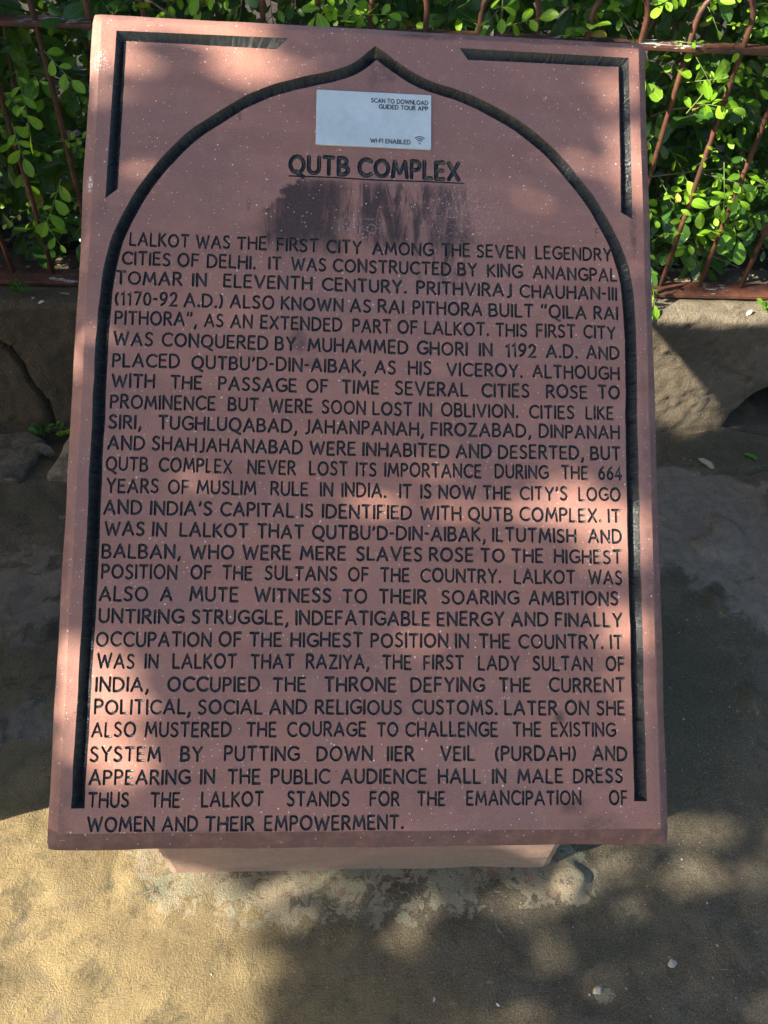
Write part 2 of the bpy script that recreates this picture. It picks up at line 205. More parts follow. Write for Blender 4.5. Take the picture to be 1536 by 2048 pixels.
def mat_sandstone(board=True):
    t = NT('red_sandstone' if board else 'pink_pedestal_stone')
    if board: P = t.tc('UV')
    else: P = t.tc('Object')
    x, y, _ = t.xyz(P)
    big = t.noise(P, 3.2, 4, .6, .5)
    streak = t.noise(t.scale(P, (2.0, 11, 3), rot=(0, 0, -.62)), 1.5, 6, .66, .5)
    col = t.mix(t.rng(t.add(t.mul(big, .6), t.mul(t.noise(P, 11, 5, .7, .6), .4)), .42, .58), (.350, .160, .116), (.200, .115, .108))
    col = t.mix(t.mul(t.rng(streak, .44, .62), .62), col, (.190, .085, .072))
    fine = t.noise(P, 900, 3, .7)
    col = t.mix(.46, col, t.mix(t.rng(fine, .3, .7), (.10, .045, .038), (.62, .34, .28)))
    med = t.noise(P, 60, 4, .65)
    col = t.mix(t.mul(t.rng(med, .5, .72), .45), col, (.38, .22, .18))
    if board:
        # dark weathering under the title, drips and small smudges
        dr = t.noise(t.scale(P, (44, 8, 1)), 1.0, 7, .74, .9)
        grit = t.noise(P, 260, 4, .75)
        wx = t.add(x, t.mul(t.ma('SUBTRACT', t.noise(P, 22, 4, .7), .5), .05)); wy = t.add(y, t.mul(t.ma('SUBTRACT', t.noise(t.scale(P, (60, 6, 1)), 1, 3, .6), .5), .06))
        m1 = t.box(wx, wy, .228, .500, .748, .838, .016); m1 = t.mul(m1, t.rng(y, .843, .839))
        lim = t.add(t.rng(t.add(x, t.mul(t.ma('SUBTRACT', t.noise(P, 60, 4, .7), .5), .05)), .228, .285, -.045, 0), .843)
        lm_ = t.rng(t.ma('SUBTRACT', lim, y), 0, .008); m1 = t.mul(m1, lm_)
        left = t.mul(t.box(wx, wy, .236, .340, .748, .845, .022), lm_)
        right = t.box(wx, wy, .455, .505, .750, .80, .018)
        s1 = t.mul(m1, t.rng(dr, .38, .58))
        s1 = t.mx(s1, t.mul(left, t.rng(dr, .2, .46)))
        s1 = t.mx(s1, t.mul(right, t.rng(dr, .3, .55)))
        drips = t.mul(t.box(x, y, .10, .68, .745, .80, .03), t.rng(dr, .62, .76))
        drip2 = t.mul(t.box(x, y, .40, .50, .70, .78, .02), t.rng(dr, .48, .66))
        s1 = t.mx(s1, t.mx(drips, drip2))
        sm = t.noise(P, 38, 5, .7, .3)
        for (cx, cy, rx, ry, k) in ((.395,.995,.030,.024,.55),(.375,.985,.012,.03,.5),(.283,.620,.016,.030,.85),(.30,.59,.018,.012,.5),(.615,.150,.010,.013,.9),
                                    (.63,.045,.030,.018,.55),(.66,.02,.05,.018,.5),(.45,1.050,.07,.009,.9),(.62,1.050,.12,.006,.6),(.725,.79,.007,.05,.75),(.20,.92,.004,.012,.6),(.215,.80,.004,.014,.8),
                                    (.20,.012,.20,.012,.5),(.02,.05,.022,.06,.5),(.735,.4,.010,.5,.35),(.47,.555,.02,.008,.35),(.03,.79,.012,.02,.35),(.745,.98,.012,.12,.45)):
            s1 = t.mx(s1, t.mul(t.mul(t.blob(x, y, cx, cy, rx, ry, .8), t.rng(sm, .3, .62)), k))
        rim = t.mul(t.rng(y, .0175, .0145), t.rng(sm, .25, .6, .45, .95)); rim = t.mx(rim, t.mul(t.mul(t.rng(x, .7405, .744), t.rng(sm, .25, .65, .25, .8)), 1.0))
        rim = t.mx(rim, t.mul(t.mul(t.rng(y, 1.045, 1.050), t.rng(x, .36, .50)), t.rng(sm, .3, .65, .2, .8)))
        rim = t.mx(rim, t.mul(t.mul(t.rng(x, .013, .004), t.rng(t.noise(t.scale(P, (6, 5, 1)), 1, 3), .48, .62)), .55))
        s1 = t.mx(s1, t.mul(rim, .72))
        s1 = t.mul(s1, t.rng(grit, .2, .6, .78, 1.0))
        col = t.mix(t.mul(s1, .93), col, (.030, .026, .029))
        # pale lichen dusting
        pale = t.mx(t.mul(t.blob(x, y, .5, .8, .09, .07, .8), .7), t.mx(t.mul(t.blob(x, y, .36, .775, .05, .02), .8), t.mul(t.blob(x, y, .52, .68, .16, .06, .8), .6)))
        col = t.mix(t.mul(pale, t.rng(grit, .5, .68)), col, (.48, .36, .33))
        dots = t.mul(t.blob(x, y, .017, .99, .014, .022, .8), t.rng(t.noise(P, 420, 2, .6), .54, .60))
        dots = t.mx(dots, t.mul(t.blob(x, y, .011, .82, .006, .016, .8), t.rng(t.noise(P, 330, 2, .6), .48, .56)))
        col = t.mix(dots, col, (.72, .66, .60))
    # mineral flecks
    v1d = t.voro(P, 62); v1c = t.voro(P, 62, 'Color'); r1 = t.xyz(v1c)[0]
    k1 = t.mul(t.rng(v1d, .085, .050), t.rng(r1, .40, .45))
    v2d = t.voro(P, 160); r2 = t.xyz(t.voro(P, 160, 'Color'))[1]
    k2 = t.mul(t.rng(v2d, .15, .09), t.rng(r2, .50, .54))
    v3d = t.voro(t.scale(P, 1, loc=(3.1, 1.7, 0)), 17); r3 = t.xyz(t.voro(t.scale(P, 1, loc=(3.1, 1.7, 0)), 17, 'Color'))[2]
    k3 = t.mul(t.rng(v3d, .034, .026), t.rng(r3, .72, .76))
    col = t.mix(t.mul(t.mx(t.mx(k1, t.mul(k2, .8)), k3), .9), col, (.78, .66, .58))
    pit = t.voro(t.scale(P, 1, loc=(1.3, 2.7, 0)), 45); rp = t.xyz(t.voro(t.scale(P, 1, loc=(1.3, 2.7, 0)), 45, 'Color'))[0]
    col = t.mix(t.mul(t.mul(t.rng(pit, .05, .03), t.rng(rp, .7, .75)), .8), col, (.05, .03, .03))
    if not board:
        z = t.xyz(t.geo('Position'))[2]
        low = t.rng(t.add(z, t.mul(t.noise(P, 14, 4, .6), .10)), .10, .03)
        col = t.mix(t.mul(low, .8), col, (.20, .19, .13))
        col = t.mix(t.rng(t.noise(t.scale(P, (1, 1, 3)), 5, 5, .65, .4), .3, .7, .5, .95), col, t.mix(t.noise(P, 90, 4, .7), (.17, .13, .098), (.30, .235, .18)))
    h = t.add(t.mul(t.noise(P, 700, 3, .7), .5), t.mul(t.noise(P, 90, 4, .6), .8))
    t.set(Base_Color=col, Roughness=t.rng(fine, .3, .7, .62, .85), Normal=t.bump(h, .7, .0018))
    t.b.inputs['Specular IOR Level'].default_value = .35
    return t.m

def mat_paint():
    t = NT('black_enamel'); P = t.tc('Object')
    n1 = t.noise(P, 160, 3, .6); n2 = t.noise(P, 700, 2, .6)
    col = t.mix(n1, (.006, .009, .011), (.018, .025, .029)); col = t.mix(t.mul(t.rng(t.noise(P, 420, 4, .7), .54, .64), .40), col, (.046, .060, .066))  # lighter teal flecks stand in for highlights on the paint
    t.set(Base_Color=col, Roughness=t.rng(n1, .3, .7, .22, .45), Normal=t.bump(t.add(n1, t.mul(n2, .25)), .4, .0010)); t.b.inputs['Specular IOR Level'].default_value = .8
    return t.m

def mat_groove():
    t = NT('black_chiselled_enamel'); U = t.tc('UV'); P = t.tc('Object')
    ch = t.noise(t.scale(U, (150, 30, 1)), 1.0, 6, .75, .8); ch2 = t.noise(t.scale(U, (60, 6, 1)), 1.0, 3, .6)
    worn = t.mul(t.rng(t.noise(t.scale(U, (300, 22, 1)), 1, 4, .7), .60, .70), t.rng(t.noise(P, 7, 2), .5, .62))
    col = t.mix(t.noise(P, 200, 3), (.003, .006, .008), (.012, .017, .021))
    col = t.mix(t.mul(worn, .30), col, (.16, .15, .13))
    t.set(Base_Color=col, Roughness=t.rng(ch2, .3, .7, .15, .36), Normal=t.bump(t.add(ch, t.mul(ch2, 1.2)), .85, .0026)); t.b.inputs['Specular IOR Level'].default_value = .8
    return t.m

def mat_ground():
    t = NT('mossy_cement_ground'); P = t.geo('Position')
    gray, moss, lime, wet = (t.attr(a) for a in ('gray', 'moss', 'lime', 'soil'))
    n1 = t.noise(P, 4.5, 6, .62, .4); n2 = t.noise(P, 16, 6, .68, .6); n3 = t.noise(P, 70, 5, .7); n4 = t.noise(P, 420, 3, .7)
    col = t.mix(t.rng(n1, .38, .66), (.215, .158, .066), (.360, .272, .120))
    col = t.mix(t.rng(n2, .48, .70), col, (.120, .095, .040))
    col = t.mix(t.mul(t.rng(t.noise(P, 9, 5, .7, .8), .56, .70), .6), col, (.20, .165, .125))
    col = t.mix(t.mul(t.rng(t.noise(P, 24, 5, .7, 1.2), .58, .70), .5), col, (.17, .14, .115))
    X_, Y_, Z_ = t.xyz(P)
    shade_mix = t.rng(t.add(t.add(X_, t.mul(Y_, 1.3)), t.mul(t.ma('SUBTRACT', n1, .5), .8)), .12, .62)  # lit ochre at front left, shade right and behind put into the colour
    col = t.mix(t.mul(shade_mix, .88), col, t.mix(t.rng(n2, .35, .65), (.027, .025, .017), (.098, .086, .063)))
    m5 = t.noise(P, 95, 6, .78, .2); m6 = t.noise(P, 30, 6, .75, .3)
    col = t.mix(t.mul(t.rng(m5, .54, .66), .45), col, t.mix(.5, col, (.19, .16, .115)))
    col = t.mix(t.mul(t.rng(m6, .52, .64), .6), col, t.mix(.65, col, (.012, .012, .007)))
    gm = t.rng(t.add(gray, t.mul(t.ma('SUBTRACT', n2, .5), 1.5)), .40, .60)
    col = t.mix(t.mul(gm, .9), col, t.mix(t.rng(t.noise(P, 34, 6, .75, .3), .35, .65), t.mix(n3, (.100, .082, .064), (.150, .124, .098)), t.mix(n3, (.155, .128, .102), (.245, .205, .165))))
    mm = t.rng(t.add(moss, t.mul(t.ma('SUBTRACT', n2, .5), 1.8)), .38, .62)
    col = t.mix(t.mul(mm, .85), col, t.mix(n3, (.022, .026, .014), (.065, .066, .030)))
    lm = t.rng(t.add(lime, t.mul(t.ma('SUBTRACT', t.noise(P, 42, 6, .72, .7), .5), 3.2)), .45, .56)
    lcol = t.mix(t.rng(t.noise(P, 12, 3), .4, .6), (.34, .29, .20), (.25, .26, .18))
    lcol = t.mix(t.rng(t.noise(P, 30, 4), .55, .7), lcol, (.24, .13, .085))
    col = t.mix(t.mul(lm, .72), col, lcol)
    sm = t.rng(t.add(wet, t.mul(t.ma('SUBTRACT', n3, .5), 1.2)), .4, .6)
    col = t.mix(sm, col, t.mix(n4, (.020, .014, .009), (.075, .055, .038)))
    col = t.mix(.42, col, t.mix(t.rng(n4, .3, .7), t.mix(.5, col, (.01, .01, .008)), t.mix(.5, col, (.45, .40, .32))))
    k = t.mul(t.rng(t.voro(P, 55), .07, .04), t.rng(t.xyz(t.voro(P, 55, 'Color'))[0], .72, .76))
    k2 = t.mul(t.rng(t.voro(P, 120), .12, .06), t.rng(t.xyz(t.voro(P, 120, 'Color'))[0], .82, .86))
    col = t.mix(t.mul(t.mx(k, k2), .8), col, (.42, .39, .33))
    d = t.mul(t.rng(t.voro(t.scale(P, 1, loc=(1, 2, 0)), 70), .09, .05), t.rng(t.xyz(t.voro(t.scale(P, 1, loc=(1, 2, 0)), 70, 'Color'))[0], .72, .76))
    col = t.mix(t.mul(d, .8), col, (.02, .018, .012))
    h = t.add(t.add(t.mul(n4, .55), t.mul(t.noise(P, 210, 4, .75), 1.0)), t.add(t.mul(n2, .8), t.mul(n3, .28))); h = t.add(h, t.mul(lm, .35))
    flat = t.ma('SUBTRACT', 1.0, t.mul(gm, .65))
    nb = t.n('ShaderNodeBump'); t.put(nb.inputs['Height'], h); t.put(nb.inputs['Strength'], t.mul(flat, .62)); nb.inputs['Distance'].default_value = .011
    t.set(Base_Color=col, Roughness=.86, Normal=nb.outputs[0]); t.b.inputs['Specular IOR Level'].default_value = .3
    return t.m

def mat_wall():
    t = NT('rough_rendered_stone'); P = t.geo('Position'); z = t.xyz(P)[2]
    n1 = t.noise(P, 5, 6, .62, .5); n2 = t.noise(P, 26, 6, .7, .5); n3 = t.noise(P, 150, 5, .72); n4 = t.noise(P, 480, 3, .7)
    col = t.mix(t.rng(n1, .36, .66), (.140, .115, .082), (.240, .205, .155))
    col = t.mix(t.mul(t.rng(n2, .5, .68), .7), col, (.075, .060, .042))
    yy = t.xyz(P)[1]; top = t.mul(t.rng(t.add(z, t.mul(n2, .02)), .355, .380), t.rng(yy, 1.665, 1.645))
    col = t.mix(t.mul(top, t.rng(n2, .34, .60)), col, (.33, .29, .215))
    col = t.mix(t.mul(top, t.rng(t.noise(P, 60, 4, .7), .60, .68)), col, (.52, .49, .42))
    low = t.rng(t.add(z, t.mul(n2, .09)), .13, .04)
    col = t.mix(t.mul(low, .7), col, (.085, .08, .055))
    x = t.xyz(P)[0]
    lf = t.rng(x, .1, -.5)  # left end of the wall darkened, its shade put into the colour
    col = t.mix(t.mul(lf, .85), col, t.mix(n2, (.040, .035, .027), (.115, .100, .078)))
    col = t.mix(.3, col, t.mix(t.rng(n4, .3, .7), (.03, .025, .018), (.42, .35, .25)))
    h = t.add(t.add(t.mul(n2, .8), t.mul(n3, 1.3)), t.mul(n4, .4))
    t.set(Base_Color=col, Roughness=.9, Normal=t.bump(h, 1.0, .012)); t.b.inputs['Specular IOR Level'].default_value = .25
    return t.m

def mat_iron():
    t = NT('rust_brown_painted_iron'); P = t.geo('Position'); N = t.xyz(t.geo('Normal'))[2]
    n1 = t.noise(P, 22, 5, .65, .3); n2 = t.noise(P, 110, 4, .7)
    col = t.mix(t.rng(n1, .4, .62), (.060, .024, .015), (.120, .045, .025))
    col = t.mix(t.mul(t.rng(n2, .55, .7), .6), col, (.035, .020, .015))
    fl = t.mul(t.rng(t.noise(t.scale(P, (1, 3, 3)), 26, 5, .7, .6), .54, .57), t.rng(N, .5, .8))
    x = t.xyz(P)[0]
    zone = t.mx(t.mx(t.box(x, x, -.62, -.44, -9, 9, .02), t.box(x, x, .56, .70, -9, 9, .03)), t.rng(t.noise(P, 5, 3), .56, .62))
    fl = t.mul(fl, zone)
    col = t.mix(fl, col, t.mix(t.noise(P, 40, 3), (.30, .38, .40), (.62, .62, .58)))
    t.set(Base_Color=col, Roughness=t.rng(n2, .3, .7, .45, .75), Normal=t.bump(t.add(n2, t.mul(fl, .6)), .5, .0015))
    return t.m

def mat_leaf(name, c1, c2, trans, rough=.35, spots=False):
    t = NT(name)
    oi = t.n('ShaderNodeObjectInfo').outputs['Random']; at = t.attr('tone')
    P = t.geo('Position'); U = t.xyz(t.tc('UV'))
    f = t.ma('FRACT', t.add(t.mul(oi, 1.0), at))
    f = t.add(t.mul(f, .7), t.mul(t.noise(P, 9, 2), .3))
    col = t.mix(f, c1, c2)
    vein = t.rng(t.ma('ABSOLUTE', t.ma('SUBTRACT', U[0], .5)), .045, .015)
    side = t.ma('SINE', t.mul(t.add(U[1], t.mul(t.ma('ABSOLUTE', t.ma('SUBTRACT', U[0], .5)), -.6)), 60.0))
    side = t.rng(side, .86, 1.0)
    col = t.mix(t.mul(t.mx(vein, t.mul(side, .35)), .45), col, tuple(min(1, c*1.9+.02) for c in c2))
    mot = t.noise(P, 160, 3, .6)
    col = t.mix(t.mul(t.rng(mot, .55, .75), .35), col, tuple(c*.6 for c in c1))
    t.set(Base_Color=col, Roughness=t.rng(mot, .3, .7, rough-.05, rough+.18), Normal=t.bump(t.add(t.mul(vein, -1.0), t.mul(mot, .4)), .35, .001))
    if trans:
        tr = t.n('ShaderNodeBsdfTranslucent'); t.put(tr.inputs['Color'], t.mix(.5, col, (.45, .62, .05)))
        mx = t.n('ShaderNodeMixShader'); mx.inputs[0].default_value = trans
        t.t.links.new(t.b.outputs[0], mx.inputs[1]); t.t.links.new(tr.outputs[0], mx.inputs[2]); t.t.links.new(mx.outputs[0], t.out.inputs[0])
    return t.m

def mat_simple(name, c1, c2, sc=40, rough=.7, bump=.4, dist=.002):
    t = NT(name); P = t.geo('Position'); n1 = t.noise(P, sc, 5, .65, .3); n2 = t.noise(P, sc*7, 3, .7)
    col = t.mix(t.rng(n1, .35, .65), c1, c2); col = t.mix(.2, col, t.mix(n2, tuple(c*.4 for c in c1), tuple(min(1, c*1.6) for c in c2)))
    t.set(Base_Color=col, Roughness=rough, Normal=t.bump(t.add(n1, t.mul(n2, .4)), bump, dist)); return t.m

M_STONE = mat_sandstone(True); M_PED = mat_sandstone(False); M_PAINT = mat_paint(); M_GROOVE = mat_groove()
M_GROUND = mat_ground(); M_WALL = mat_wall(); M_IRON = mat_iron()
M_LEAF_OLD = mat_leaf('dark_mature_leaf', (.020, .070, .012), (.045, .130, .020), .20, .28)
M_LEAF_MID = mat_leaf('mid_green_leaf', (.065, .180, .014), (.120, .280, .022), .32, .34)
M_LEAF_NEW = mat_leaf('bright_young_leaf', (.150, .360, .015), (.270, .500, .030), .40, .40)
M_TWIG = mat_simple('brown_twig_bark', (.10, .075, .05), (.19, .15, .10), 60, .8)
M_GREENTWIG = mat_simple('green_young_stem', (.10, .17, .035), (.16, .22, .06), 60, .6)
M_DRY = mat_simple('dry_leaf_skin', (.26, .21, .12), (.40, .34, .20), 60, .7)
M_WHITE = mat_simple('white_petal', (.44, .42, .36), (.66, .64, .58), 90, .7)
M_CHIP = mat_simple('pale_stone_chip', (.22, .20, .165), (.44, .41, .34), 140, .85)
M_STICK = mat_simple('pale_blue_white_print', (.46, .55, .58), (.56, .65, .68), 14, .35, .05)
M_INK = mat_simple('dark_grey_ink', (.035, .04, .045), (.05, .055, .06), 50, .5, .05)
M_BARK = mat_simple('grey_tree_bark', (.07, .055, .04), (.15, .12, .09), 14, .9, .8, .02)
M_ROCK = mat_simple('grey_brown_rock', (.060, .052, .040), (.165, .145, .115), 34, .9, 1.0, .012)
M_FLATSTONE = mat_simple('pale_brown_stone_flag', (.120, .104, .075), (.290, .255, .19), 36, .9, 1.0, .010)

# ----------------------------------------------------------------- ground
rng_ = np.random.RandomState(4)
def axis(lo, hi, step, far):
    a = list(np.arange(lo, hi+1e-6, step)); s = step; x = hi
    while x < far: s *= 1.5; x += s; a.append(x)
    s = step; x = lo; pre = []
    while x > -far: s *= 1.5; x -= s; pre.append(x)
    return np.array(pre[::-1]+a)
MX, MY = (.0, .0), (.0, .0)
def ell(x, y, cx, cy, rx, ry): return 1-min(1, math.hypot((x-cx)/rx, (y-cy)/ry))
def ground_z(x, y):
    if not (-1.6 < x < 1.9 and -.3 < y < 1.75): return fbm(x, y, 0, .6, 2)*.01
    h = fbm(x, y, 0, 3.1, 2)*.006 + fbm(x, y, 3, 17, 3)*.0026
    # mortar collar round the pedestal foot
    dx = max(-.318-x, x-.384, 0); dy = max(.418-y, y-.70, 0); d = math.hypot(dx, dy)+nz(x, y, 9, 22)*.018
    h += .010*sstep(.070, .030, d)
    dd = math.hypot((x-.405)/.5, (y-.415))
    h += .012*sstep(.035, .012, math.hypot((x-.398)*.9, (y-.405)*.8)+nz(x, y, 2, 40)*.008)
    # fillet against the plinth wall
    h += .018*sstep(1.50, 1.60, y+nz(x, y, 1, 5)*.02)
    # raised broken mortar remnant in front of the wall, right
    e = ell(x, y, 1.07, 1.50, .20, .075)+nz(x, y, 4, 9)*.22
    if x > .84: h += .016*sstep(.03, .10, e)
    # shallow soil gap by the left flag
    if x < -.45: h -= .012*sstep(.0, .3, ell(x, y, -.75, 1.55, .22, .05)+nz(x, y, 4, 14)*.3)
    return h
def build_ground():
    X = axis(-.98, 1.22, .0065, 70); Y = axis(.12, 1.62, .0065, 70)
    nx, ny = len(X), len(Y); V = []; A = {k: [] for k in ('gray', 'moss', 'lime', 'soil')}
    for y in Y:
        for x in X:
            V.append((x, y, ground_z(x, y)))
            g = 0
            if x > .4: g = max(ell(x, y, .98, 1.22, .42, .26)*1.6, ell(x, y, .85, 1.38, .3, .10)*1.5, ell(x, y, 1.10, .86, .22, .16)*.9, ell(x, y, .98, 1.0, .2, .2)*.9)
            if x < -.3: g = max(g, ell(x, y, -.72, 1.02, .34, .3)*.8, ell(x, y, -.62, .72, .2, .14)*.7)
            m = ell(x, y, 1.07, 1.49, .26, .10)*1.9 if x > .7 else 0
            m = max(m, ell(x, y, .70, .80, .26, .30)*1.0, ell(x, y, .62, .60, .26, .12)*1.0, ell(x, y, .45, .30, .35, .10)*.6, ell(x, y, -.3, .40, .1, .05)*.5)
            if x < -.3: m = max(m, ell(x, y, -.75, 1.30, .35, .12)*.8, ell(x, y, -.6, .8, .3, .3)*.5)
            dx = max(-.33-x, x-.40, 0); dyf = (.425-y)
            l = 0
            if -.45 < x < .55 and .28 < y < .48:
                l = sstep(.105, .015, dyf+nz(x, y, 8, 13)*.06)*sstep(.06, 0, dx)*.72
                l = max(l, ell(x, y, .405, .42, .055, .09)*1.2, ell(x, y, -.06, .37, .22, .06)*.7)
            l = max(l, ell(x, y, .42, .235, .025, .02)*1.3 if x > .3 else 0)
            s = ell(x, y, -.72, 1.545, .3, .035)*1.7 if x < -.4 else 0
            A['gray'].append(max(0, g)); A['moss'].append(max(0, m)); A['lime'].append(max(0, l)); A['soil'].append(max(0, s))
    F = [(j*nx+i, j*nx+i+1, (j+1)*nx+i+1, (j+1)*nx+i) for j in range(ny-1) for i in range(nx-1)]
    me = mesh('ground', V, F, True)
    for k, v in A.items():
        at = me.attributes.new(k, 'FLOAT', 'POINT'); at.data.foreach_set('value', np.array(v, dtype=np.float32))
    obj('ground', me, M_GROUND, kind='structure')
build_ground()

# ----------------------------------------------------------------- plinth wall under the fence
WY = 1.585
CRACK = [(-.86,.262),(-.8436,.2598),(-.8194,.2446),(-.8053,.194),(-.803,.151),(-.7887,.122),(-.7769,.082),(-.778,.035),(-.779,-.01)]
CRACK2 = [(.95,.235),(1.0,.21),(1.05,.2),(1.075,.185)]
HOLE = (1.185, .045, .122, .128)
def seg_d(px, pz, a, b):
    ax, az = a; bx, bz = b; dx, dz = bx-ax, bz-az; t = max(0, min(1, ((px-ax)*dx+(pz-az)*dz)/(dx*dx+dz*dz+1e-12)))
    return math.hypot(px-ax-t*dx, pz-az-t*dz)
def build_wall():
    root = thing('plinth_wall', (0, WY, 0), 'low rough cement plinth wall carrying the iron fence, cracked at left with a drain hole at right', 'wall')
    zt = .373; st = .0075
    # profile: up the face, round the lip, back over the top
    prof = [(0, z) for z in np.arange(-.05, zt-.02, st)]
    prof += [(.020-.020*math.cos(a), zt-.020+.020*math.sin(a)) for a in np.linspace(.1, PI/2, 5)]
    prof += [(y, zt) for y in np.arange(.030, .24, .010)]
    xs = np.concatenate([np.arange(-6, -1.0, .1), np.arange(-1.0, -.42, st), np.arange(-.42, .6, .03), np.arange(.6, 1.36, st), np.arange(1.36, 6, .1)])
    V = []; keep = []
    hx, hz, ra, rb = HOLE
    for (py, pz) in prof:
        for x in xs:
            face = 1 if py < .03 else .5
            d = fbm(x, pz+py, 2, 6, 3)*.009*face + fbm(x, pz+py, 5, 34, 4)*.0048
            slope = .012*(1-min(1, max(0, pz/zt)))
            y = py - slope + d; z = pz + (fbm(x, py, 7, 9, 3)*.006 if py > .0 else 0)
            if -.9 < x < -.7 and py == 0:
                dc = min(seg_d(x, pz, CRACK[i], CRACK[i+1]) for i in range(len(CRACK)-1)) + nz(x, pz, 3, 60)*.002
                y += .016*sstep(.0085, .002, dc)
            if py == 0 and x > .9 and x < 1.1:
                dc = min(seg_d(x, pz, CRACK2[i], CRACK2[i+1]) for i in range(len(CRACK2)-1)) + nz(x, pz, 3, 60)*.002
                y += .008*sstep(.006, .001, dc)
            if py == 0 and abs(x-hx) < .25:
                r = math.hypot((x-hx)/ra, max(0, pz-hz)/rb) if pz > hz else abs(x-hx)/ra
                y += .03*sstep(1.12+nz(x, pz, 5, 20)*.1, .98, r)
            V.append((x, y, z)); 
    n = len(xs); F = []
    for j in range(len(prof)-1):
        for i in range(n-1):
            cx = (xs[i]+xs[i+1])/2; cz = (prof[j][1]+prof[j+1][1])/2
            if prof[j+1][0] == 0:
                r = math.hypot((cx-hx)/ra, (cz-hz)/rb) if cz > hz else abs(cx-hx)/ra
                if r + nz(cx, cz, 5, 18)*.10 < 1: continue
            F.append((j*n+i, j*n+i+1, (j+1)*n+i+1, (j+1)*n+i))
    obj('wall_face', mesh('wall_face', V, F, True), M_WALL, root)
    mb = MB(); mb.box((-6, .235, -.05), (6, .25, .372)); 
    # tunnel behind the opening
    ring = [(hx-ra-.015, -.02)]+[(hx-(ra+.012)*math.cos(a), hz+(rb+.012)*math.sin(a)) for a in np.linspace(0, PI, 18)]+[(hx+ra+.015, -.02)]
    V = []; F = []
    for k, y in enumerate((.012, .07, .14, .21)):
        for i, (x, z) in enumerate(ring):
            s = 1-.06*k; V.append((hx+(x-hx)*s+nz(x, y, z, 30)*.008, y+.0, z*s+nz(x, y, z, 25)*.008))
    m = len(ring)
    for k in range(3):
        for i in range(m-1): F.append((k*m+i, (k+1)*m+i, (k+1)*m+i+1, k*m+i+1))
    F.append(tuple(3*m+i for i in range(m)))
    mb.add((V, F))
    obj('drain_hole', mb.vf(), mat_simple('drain_hole_shade', (.012, .010, .008), (.035, .030, .022), 30, .9, .8, .01), root)  # near-black colour carries the darkness inside the opening
build_wall()

# soil bed behind the wall
def build_bed():
    X = np.concatenate([np.arange(-6, -1.2, .3), np.arange(-1.2, 1.5, .02), np.arange(1.5, 6.2, .3)]); Y = np.concatenate([np.arange(1.80, 2.6, .02), np.arange(2.6, 6, .4)])
    V = [(x, y, .362+fbm(x, y, 1, 9, 3)*.012) for y in Y for x in X]; nx = len(X)
    F = [(j*nx+i, j*nx+i+1, (j+1)*nx+i+1, (j+1)*nx+i) for j in range(len(Y)-1) for i in range(nx-1)]
    obj('soil_bed', mesh('soil_bed', V, F, True), mat_simple('leaf_litter_soil', (.010, .008, .006), (.045, .034, .022), 45, .95, .9, .01), kind='structure')
build_bed()

# ----------------------------------------------------------------- sign board
BO = np.array([-.34887, .31514, .47930]); BU = np.array([.99989, -.00024, -.01471]); BV = np.array([.00874, .81393, .58090])
BV /= np.linalg.norm(BV); BN = np.cross(BU, BV); BN /= np.linalg.norm(BN)
BW, BH = .7517, 1.0572
ROOT = np.array([.03, .60, 0.0])
def B(u, v, w=0.0): return BO + BU*u + BV*v + BN*w - ROOT
sign = thing('stone_signboard', tuple(ROOT), 'red sandstone signboard on pedestal with black engraved QUTB COMPLEX text and arch', 'signboard')

